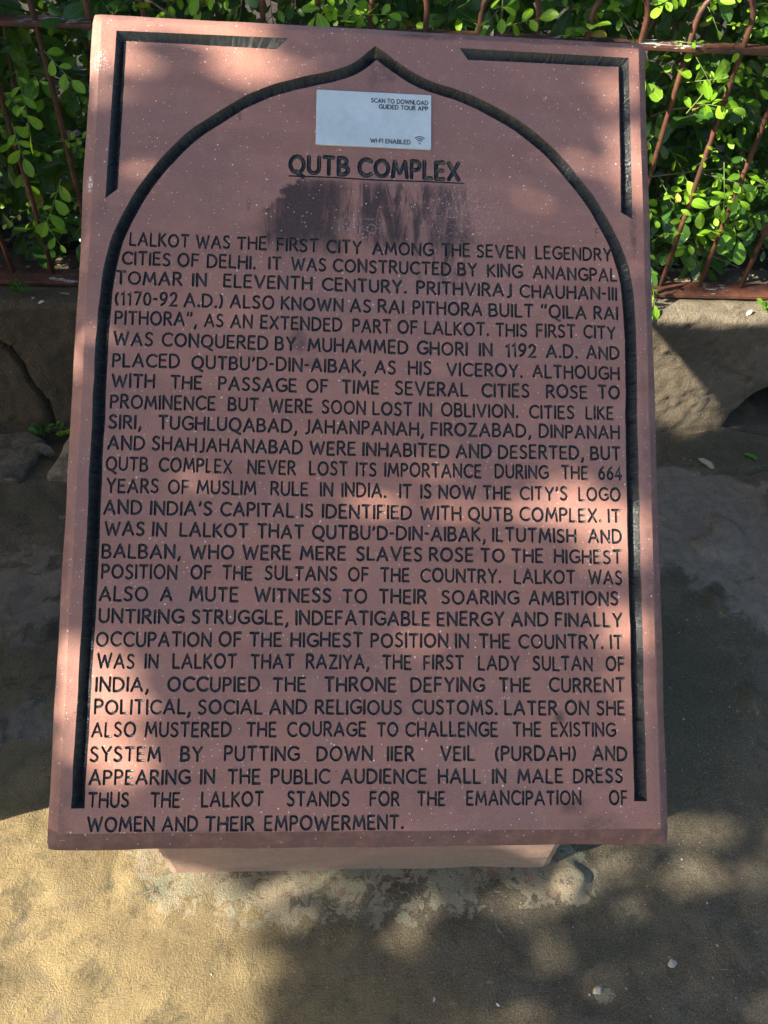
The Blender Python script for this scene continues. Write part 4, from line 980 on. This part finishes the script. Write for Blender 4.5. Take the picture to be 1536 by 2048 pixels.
nrng = np.random.RandomState(11)
leaves = []     # (pos, 3x3, size, mat, template)
twigs_b = MB(); twigs_g = MB()
def add_leaf(p, d, up, size, mat):
    leaves.append((np.array(p), basis(np.array(d, float), np.array(up, float)), size, mat, nrng.randint(len(LT))))
def spray(p, d, length, nleaf, size, mat, up=(0, -.35, 1), thick=.0009, droop=.25):
    """one compound leaf or shoot: a stem with alternate leaflets"""
    p = np.array(p, float); d = np.array(d, float); d /= np.linalg.norm(d); pts = [p.copy()]; q = p.copy(); dd = d.copy()
    for k in range(4):
        dd = dd+np.array([nrng.uniform(-.08, .08), nrng.uniform(-.06, .06), -droop*.25]); dd /= np.linalg.norm(dd)
        q = q+dd*length/4; pts.append(q.copy())
    (twigs_g if mat == 2 else twigs_b).add(tube(pts, [thick*1.3, thick*1.15, thick, thick*.8, thick*.6], 3, cap=False))
    P = np.array(pts)
    side = np.cross(d, up); side /= np.linalg.norm(side)+1e-9
    for k in range(nleaf):
        t = (k+.8)/nleaf; f = t*4; i = min(3, int(f)); pos = P[i]+(P[i+1]-P[i])*(f-i)
        sgn = 1 if k % 2 else -1
        if k == nleaf-1: ld = dd+nrng.uniform(-.2, .2, 3)
        else: ld = dd*.55+side*sgn*nrng.uniform(.7, 1.0)+np.array([0, 0, nrng.uniform(-.3, .2)])
        add_leaf(pos, ld, np.array(up)+nrng.uniform(-.7, .7, 3), size*nrng.uniform(.55, 1.2), mat if nrng.rand() > .012 else 3)

# main mass of the hedge
H0, H1 = -1.75, 2.1
for i in range(7600):
    depth = nrng.rand()**1.25
    x = nrng.uniform(H0, H1); z = .40+nrng.rand()*1.02; y = 1.775+depth*.62+.02*math.sin(x*7)+.03*nz(x, z, 0, 4)
    # hedge thins towards its foot
    if z < .52 and nrng.rand() < .35*(.52-z)/.12: continue
    if nz(x*1.0, z*1.0, y*1.0, 7) < -.33 and nrng.rand() < .9: continue
    old = nrng.rand()
    mat = 0 if (old < .80 or y > 1.95) else 1
    if z < .75 and mat == 1 and nrng.rand() < .5: mat = 0
    a = nrng.uniform(-PI, PI); d = np.array([math.cos(a)*.9, -.55-nrng.rand()*.5, math.sin(a)*.6-.1])
    n = nrng.randint(3, 7)
    spray((x, y, z), d, nrng.uniform(.05, .11), n, nrng.choice([nrng.uniform(.026, .045), nrng.uniform(.045, .072)]), mat, up=(nrng.uniform(-.3, .3), -.6, .8))
# young bright shoots poking out through the fence
def shoot(x, y, z, d, L, n, s, mat=2, **k): spray((x, y, z), d, L, n, s, mat, **k)
for i in range(430):
    x = nrng.uniform(-.95, 1.15); z = nrng.uniform(.50, 1.12)
    if -.62 < x < .68 and z < .86: continue
    if x < 0 and nrng.rand() < .45: continue
    a = nrng.uniform(-PI, PI)
    shoot(x, 1.74+nrng.uniform(-.03, .05), z, (math.cos(a), -.7, math.sin(a)*.5+.1), nrng.uniform(.05, .12), nrng.randint(4, 9), nrng.uniform(.014, .042), 2 if nrng.rand() < .7 else 1)
# particular shoots seen in the picture
for (x, y, z, d, L, n, s) in (
    (1.02, 1.72, .68, (-.8, -.35, -.18), .30, 13, .036), (1.05, 1.73, .66, (-.5, -.5, .7), .26, 12, .030), (.84, 1.70, .70, (.2, -.4, -.8), .10, 6, .034),
    (.72, 1.68, .50, (.25, -.5, -.7), .14, 7, .036), (.70, 1.66, .44, (.3, -.6, -.5), .09, 5, .034), (.72, 1.70, .80, (.3, -.3, .9), .13, 8, .024), (.70, 1.70, .86, (.6, -.5, .3), .08, 4, .040),
    (.86, 1.71, 1.0, (.2, -.4, -.5), .08, 5, .045), (.98, 1.71, 1.02, (-.6, -.4, .2), .14, 10, .020), (1.08, 1.71, .96, (-.1, -.5, .8), .10, 6, .045), (.96, 1.71, .86, (.9, -.3, .2), .16, 9, .028),
    (-.63, 1.70, .62, (-.3, -.5, -.6), .10, 6, .042), (-.70, 1.70, .74, (.2, -.5, -.3), .09, 5, .042), (-.66, 1.70, .84, (.1, -.4, -.7), .12, 7, .034), (-.60, 1.70, .88, (.5, -.4, -.2), .10, 5, .040), (-.62, 1.70, .70, (.8, -.3, .3), .11, 7, .018),
    (.0, 1.72, .95, (.6, -.4, .2), .10, 6, .036), (-.22, 1.72, .97, (-.5, -.4, .2), .10, 6, .036), (.30, 1.72, .94, (.5, -.4, .3), .09, 5, .036), (.47, 1.70, .91, (.9, -.3, 0), .06, 3, .032)):
    spray((x, y, z), d, L, n, s, 2, up=(nrng.uniform(-.2, .2), -.7, .8), thick=.0013, droop=.1)
# fallen / low twigs
for (a, b) in (((-.42, 1.72, .97), (-.30, 1.70, .92)), ((.62, 1.74, .76), (.80, 1.71, .82)), ((.78, 1.78, .47), (1.0, 1.74, .42)), ((.60, 1.76, .60), (.86, 1.76, .66)), ((-.72, 1.80, .80), (-.55, 1.76, .78))):
    a, b = np.array(a), np.array(b); twigs_b.add(tube([a, a*.6+b*.4+[0, 0, .012], b], [.0028, .0024, .0016], 5))
for i in range(70):   # inner branches
    x = nrng.uniform(H0, H1); y = nrng.uniform(1.86, 2.12); p = np.array([x, y, .36]); pts = [p.copy()]
    for k in range(5): p = p+[nrng.uniform(-.05, .05), nrng.uniform(-.05, .03), .19]; pts.append(p.copy())
    twigs_b.add(tube(pts, [.008, .007, .006, .0045, .003, .002], 6, cap=False))

def leaf_visible(p):
    v = np.array(CAMR).T@(p-np.array([0, 0, CAMZ])); u = v[0]/v[2]*1538+768; w = v[1]/v[2]*1538+1024
    if not (0 < u < 1536 and 0 < w < 640): return 0
    lft = 184-(w/1700)*99; top = 24+(u-184)*62/1113
    if lft < u < 1297+w*.03 and w > top: return 0
    return 1
def build_hedge():
    root = thing('hedge', (.1, 1.95, .37), 'dense dark green hedge with bright young shoots growing behind and through the iron fence', 'hedge')
    R0 = np.array([.1, 1.95, .37])
    score = []
    for i, (p, b, s, m, t) in enumerate(leaves):
        face = abs(b[:, 2]@np.array([0, -.67, .74]))
        sc = leaf_visible(p)*(s*(.5+face)/(.6*p[1]))*(1.0 if p[1] < 1.80 else .1)
        score.append(sc)
    order = np.argsort(score)[::-1]; top = set(order[:298].tolist())
    for i in order[:298]:
        p, b, s, m, t = leaves[i]
        o = bpy.data.objects.new('leaf', LMESH[m][t]); COL.objects.link(o); o.parent = root
        M_ = Matrix([list(b[r]*s)+[p[r]-R0[r]] for r in range(3)]+[[0, 0, 0, 1]]); o.matrix_local = M_
    # everything else as joined foliage, one mesh per tone
    for m, nm in ((0, 'dark_foliage'), (1, 'mid_foliage'), (2, 'young_foliage'), (3, 'yellowing_foliage')):
        VV = []; FF = []; UU = []; TT = []; o = 0
        for i, (p, b, s, mm, t) in enumerate(leaves):
            if mm != m or i in top: continue
            V, F, U = LT[t]
            VV.append(V@b.T*s+p-R0); FF.append(np.array(F)+o); UU.append(U); TT.append(np.full(len(V), nrng.rand())); o += len(V)
        V = np.concatenate(VV); F = np.concatenate(FF); U = np.concatenate(UU); T = np.concatenate(TT)
        me = mesh(nm, V, F, True, uv=U)
        at = me.attributes.new('tone', 'FLOAT', 'POINT'); at.data.foreach_set('value', T.astype(np.float32))
        obj(nm, me, (M_LEAF_OLD, M_LEAF_MID, M_LEAF_NEW, LMESH[3][0].materials[0])[m], root, kind='stuff')
    V, F = twigs_b.vf(); obj('twigs', mesh('twigs', np.array(V)-R0, F, True), M_TWIG, root, kind='stuff')
    V, F = twigs_g.vf(); obj('green_stems', mesh('green_stems', np.array(V)-R0, F, True), M_GREENTWIG, root, kind='stuff')
build_hedge()

# ----------------------------------------------------------------- unseen shade tree (sun side), crown gaps shaped to throw the sun spots
def build_tree():
    to_sun = -SUN_DIR; C = np.array([.1, .9, .45])
    e1 = np.cross(SUN_DIR, [0, 0, 1]); e1 /= np.linalg.norm(e1); e2 = np.cross(e1, SUN_DIR)
    def T(a, b):
        t = 0.012
        for (cx, cy, m00, m01, m10, m11, k) in SUN_SPOTS:
            da, db = a-cx, b-cy; p = m00*da+m01*db; q = m10*da+m11*db; r = math.hypot(p, q)
            if r < 1.4: t = max(t, k*sstep(1.12, .66, r+.10*nz(a, b, 3, 14)))
        return t
    base = C+to_sun*4.4; bx, by = base[0]-.9, base[1]+.3
    root = thing('shade_tree', (bx, by, 0), 'broad leafy shade tree left of the photographer, unseen, crown shaped to dapple the board with sun', 'tree')
    R0 = np.array([bx, by, 0]); tr = MB()
    tr.add(tube([(bx, by, -.1), (bx+.02, by, .7), (bx-.05, by+.04, 1.5), (bx+.08, by-.02, 2.3)], [.17, .13, .115, .10], 12))
    obj('trunk', mesh('trunk', np.array(tr.V)-R0, tr.F, True), M_BARK, root)
    lb = MB(); c0 = np.array([bx+.08, by-.02, 2.25])
    for k in range(16):
        a = nrng.uniform(-2.2, 2.2); b = nrng.uniform(-1.6, 1.8); e = C+to_sun*nrng.uniform(3.9, 5.2)+e1*a+e2*b
        # limbs avoid the open gaps of the crown
        m = (c0+e)/2+np.array([0, 0, .25])
        if any(T((q-C)@e1+j, (q-C)@e2) > .05 for q in [c0+(m-c0)*k/8 for k in range(9)]+[m+(e-m)*k/8 for k in range(9)] for j in (-.05, 0, .05)): continue
        lb.add(tube([c0, m, e], [.035, .018, .006], 7))
    obj('limb', mesh('limb', np.array(lb.V)-R0, lb.F, True), M_BARK, root)
    V0 = np.array([(0,-.5,0),(-.30,-.1,.06),(-.26,.25,.02),(0,.5,-.08),(.26,.25,.02),(.30,-.1,.06),(0,0,0.0)]); F0 = np.array([(0,6,1),(1,6,2),(2,6,3),(3,6,4),(4,6,5),(5,6,0)]); U0 = V0[:, :2]+.5
    VV = []; FF = []; o = 0; N = 34000
    A = nrng.uniform(-1.55, 1.15, N); Bb = nrng.uniform(-1.15, 1.3, N)
    keep = 0
    for a, b in zip(A, Bb):
        t = T(a, b); tau = min(4.4, -math.log(max(.012, t)))
        far = math.hypot((a+.2)/1.3, b/1.2)
        if far > 1: tau *= .5
        if nrng.rand() > tau/4.4: continue
        d = nrng.uniform(3.4, 5.4); p = C+to_sun*d+e1*a+e2*b
        bs = basis(nrng.normal(size=3), nrng.normal(size=3)+to_sun*1.6); s = nrng.uniform(.055, .085)
        VV.append(V0@bs.T*s+p-R0); FF.append(F0+o); o += len(V0); keep += 1
    me = mesh('crown', np.concatenate(VV), np.concatenate(FF), True, uv=np.tile(U0, (keep, 1)))
    obj('crown', me, M_LEAF_OLD, root, kind='stuff')
build_tree()

# ----------------------------------------------------------------- small things
def rock(name, cx, cy, cz, rx, ry, rz, mat, label, cat, seed=0, n=3, group=None, rot=0.0, flat=0.0):
    bm = bmesh.new(); bmesh.ops.create_icosphere(bm, subdivisions=n, radius=1)
    c, s = math.cos(rot), math.sin(rot)
    for v in bm.verts:
        k = 1+.45*nz(v.co.x*1.2+seed, v.co.y*1.2, v.co.z*1.2)+.18*nz(v.co.x*4+seed, v.co.y*4, v.co.z*4)
        x, y, z = v.co.x*rx*k, v.co.y*ry*k, v.co.z*rz*(k if not flat else 1)
        if flat and z > rz*flat: z = rz*flat+nz(x*30, y*30, seed)*.002
        v.co = (x*c-y*s, x*s+y*c, z)
    me = bpy.data.meshes.new(name); bm.to_mesh(me); bm.free(); me.polygons.foreach_set('use_smooth', [True]*len(me.polygons)); me.materials.append(mat)
    o = obj(name, me, None, loc=(cx, cy, cz), label=label, category=cat)
    if group: o['group'] = group
    return o
def gz(x, y): return ground_z(x, y)
rock('rock', 1.125, 1.25, .012, .045, .075, .035, M_ROCK, 'smooth grey brown stone lying on the paving at the right edge', 'stone', 2, rot=.3)
# broken flagstone at the left foot of the wall
def flag(name, poly, z0, th, mat, label):
    n = 40; c = np.mean(poly, axis=0); P = []
    m = len(poly)
    for i in range(m):
        a, b = np.array(poly[i]), np.array(poly[(i+1) % m]); k = max(2, int(np.linalg.norm(b-a)/.012))
        for j in range(k):
            p = a+(b-a)*j/k; P.append(p+np.array([nz(p[0], p[1], 1, 30), nz(p[0], p[1], 6, 30)])*.006)
    V = []; F = []; n = len(P)
    for s, z in ((1.0, -.01), (1.0, th*.55), (.985, th*.85), (.94, th), (.7, th), (.4, th), (.15, th)):
        for p in P: q = c+(p-c)*s; V.append((q[0], q[1], z0+z+(nz(q[0], q[1], 2, 22)*.006+nz(q[0], q[1], 2, 70)*.003 if z > .0 else 0)))
    for k in range(6):
        for i in range(n): j = (i+1) % n; F.append((k*n+i, k*n+j, (k+1)*n+j, (k+1)*n+i))
    F.append(tuple(6*n+i for i in range(n)))
    return obj(name, mesh(name, V, F, True), mat, label=label, category='paving stone')
flag('flagstone', [(-.745, 1.37), (-.45, 1.36), (-.45, 1.53), (-.715, 1.535)], 0, .026, M_FLATSTONE, 'pale flat broken flagstone at the foot of the wall, left of the board')
flag('flagstone', [(-1.25, 1.34), (-.81, 1.36), (-.775, 1.50), (-.83, 1.54), (-1.25, 1.52)], 0, .014, M_ROCK, 'darker low flagstone at the left edge beside the pale one')

def lone_leaf(name, x, y, z, size, ang, mat, label, tilt=(0, 0, 1), cat='leaf', curl=1):
    me = mesh(name, LT[2][0]*np.array([1, 1, 1.2]), LT[2][1], True, uv=LT[2][2]); me.materials.append(mat)
    b = basis(np.array([math.cos(ang), math.sin(ang), .05]), np.array(tilt, float))
    o = obj(name, me, None, label=label, category=cat)
    o.matrix_world = Matrix([list(b[r]*size)+[(x, y, z)[r]] for r in range(3)]+[[0, 0, 0, 1]])
lone_leaf('fallen_leaf', .945, 1.455, .020, .048, -.5, M_DRY, 'dry curled tan leaf on the mossy edge below the wall, right', (.3, -.3, 1))
lone_leaf('fallen_leaf', 1.075, 1.47, .026, .042, -.25, M_LEAF_MID, 'narrow green fallen leaf on grey paving near the right edge')
lone_leaf('fallen_leaf', -.645, .545, .008, .038, -.3, M_LEAF_NEW, 'bright yellow green fallen leaf on sunlit paving at the left edge')
lone_leaf('fallen_leaf', -.80, 1.47, .034, .060, -.5, M_ROCK, 'pale grey withered leaf between two flagstones by the wall', (.1, -.4, 1))
lone_leaf('fallen_leaf', -.68, 1.625, .378, .026, .2, M_DRY, 'small yellow dry leaf on the left wall top below the fence')
lone_leaf('fallen_leaf', .852, .965, .006, .02, 1.2, M_LEAF_NEW, 'tiny yellow green leaf on dark paving at the right edge')

def weed(x, y, z, n, h, ls, mat, label, seed):
    r = np.random.RandomState(seed); root = thing('weed', (x, y, z), label, 'weed')
    st = MB()
    for k in range(n):
        a = r.uniform(0, 2*PI); L = h*r.uniform(.6, 1.1); d = np.array([math.cos(a)*.5, math.sin(a)*.5-.2, .8]); pts = [np.zeros(3), d*L*.5, d*L+[0, 0, -.1*L]]
        st.add(tube(pts, [.0012, .001, .0006], 4, cap=False))
        for j in range(5):
            t = .3+.7*j/4; pos = d*L*t; ld = np.array([math.cos(a+(-1)**j*1.2), math.sin(a+(-1)**j*1.2), .3]); b = basis(ld, np.array([0, -.3, 1.0])); s = ls*r.uniform(.7, 1.2)
            o = bpy.data.objects.new('leaf', LMESH[mat][r.randint(6)]); COL.objects.link(o); o.parent = root
            o.matrix_local = Matrix([list(b[q]*s)+[pos[q]] for q in range(3)]+[[0, 0, 0, 1]])
    obj('stem', mesh('stem', st.V, st.F, True), M_GREENTWIG, root)
weed(-.745, 1.545, .0, 4, .045, .018, 1, 'small weed with light green leaves at the foot of the wall crack', 1)
weed(-.80, 1.545, .0, 5, .035, .020, 0, 'darker weed growing in the wall joint at the left edge', 2)
weed(-.765, 1.628, .374, 7, .036, .014, 0, 'feathery green weed on top of the left wall under the rail', 3)
weed(1.04, 1.625, .374, 4, .03, .02, 1, 'small weed on top of the right wall under the rail', 4)

def chip(x, y, z, r, mat, label, cat, seed, grp=None, fl=.35):
    if mat is M_WHITE: return lone_leaf(cat, x, y, z, r*2.0, seed*1.7, mat, label, (.15*math.sin(seed), -.2, 1), cat)
    fl = min(fl, .16)
    rock(name=cat.replace(' ', '_'), cx=x, cy=y, cz=z, rx=r, ry=r*.75, rz=r*fl, mat=mat, label=label, cat=cat, seed=seed, n=3, group=grp, rot=seed*1.3)
chip(.545, .275, .004, .0075, M_CHIP, 'yellowish pebble on the paving at lower right', 'pebble', 3)
chip(.412, .240, .003, .0075, M_CHIP, 'pale grey flat chip on the dark paving, lower centre right', 'pebble', 5, fl=.2)
chip(-.735, 1.598, .378, .010, M_WHITE, 'larger white petal lying on the left wall top', 'petal', 1, fl=.2)
chip(-.705, 1.592, .378, .008, M_WHITE, 'smaller white petal lying beside the larger one on the left wall top', 'petal', 2, fl=.2)
chip(1.005, 1.615, .379, .011, M_WHITE, 'white petal on the right wall top under the rail', 'petal', 6, fl=.25)
chip(.245, .226, .003, .0035, M_WHITE, 'small white petal on the paving below the pedestal at bottom right', 'petal', 7, fl=.3)
chip(.145, .229, .003, .0045, M_WHITE, 'white petal on the paving at the bottom middle', 'petal', 8, fl=.3)
tw = tube([(.137, .357, .004), (.150, .362, .006), (.163, .366, .004)], [.0008, .0014, .0008], 5)
tw = obj('twig', tw, M_WHITE, label='thin pale twig on the dark paving below the pedestal', category='twig')

def specks():
    mb = MB()
    for k in range(2600):
        x = nrng.uniform(-.7, 1.0); y = nrng.uniform(.18, 1.5)
        if -.31 < x < .38 and .42 < y < .68: continue
        r = nrng.uniform(.0005, .0015)*(1 if nrng.rand() < .95 else 2.0); z = ground_z(x, y)
        pts = [(x+r*math.cos(a)*nrng.uniform(.6, 1.2), y+r*math.sin(a)*nrng.uniform(.6, 1.2), z-.0003) for a in np.linspace(0, 2*PI, 5, endpoint=False)]
        mb.add((pts+[(x, y, z+r*.8)], [(i, (i+1) % 5, 5) for i in range(5)]))
    obj('gravel', mb.vf(), M_CHIP, kind='stuff', label='scattered pale grit on the paving', category='gravel')
    mb = MB()
    for k in range(260):   # litter on the bed and wall top
        x = nrng.uniform(-1.1, 1.25); y = nrng.uniform(1.70, 1.90); r = nrng.uniform(.004, .013); z = .377 if y < 1.81 else .372; a0 = nrng.uniform(0, 6)
        pts = [(x+r*math.cos(a+a0)*(1 if i % 2 else .5), y+r*math.sin(a+a0)*(1 if i % 2 else .5), z+nrng.uniform(0, .004)) for i, a in enumerate(np.linspace(0, 2*PI, 6, endpoint=False))]
        mb.add((pts, [(0, 1, 2, 3, 4, 5)]))
    obj('leaf_litter', mb.vf(), M_DRY, kind='stuff', label='dry leaf litter on the soil under the hedge', category='leaf litter')
specks()
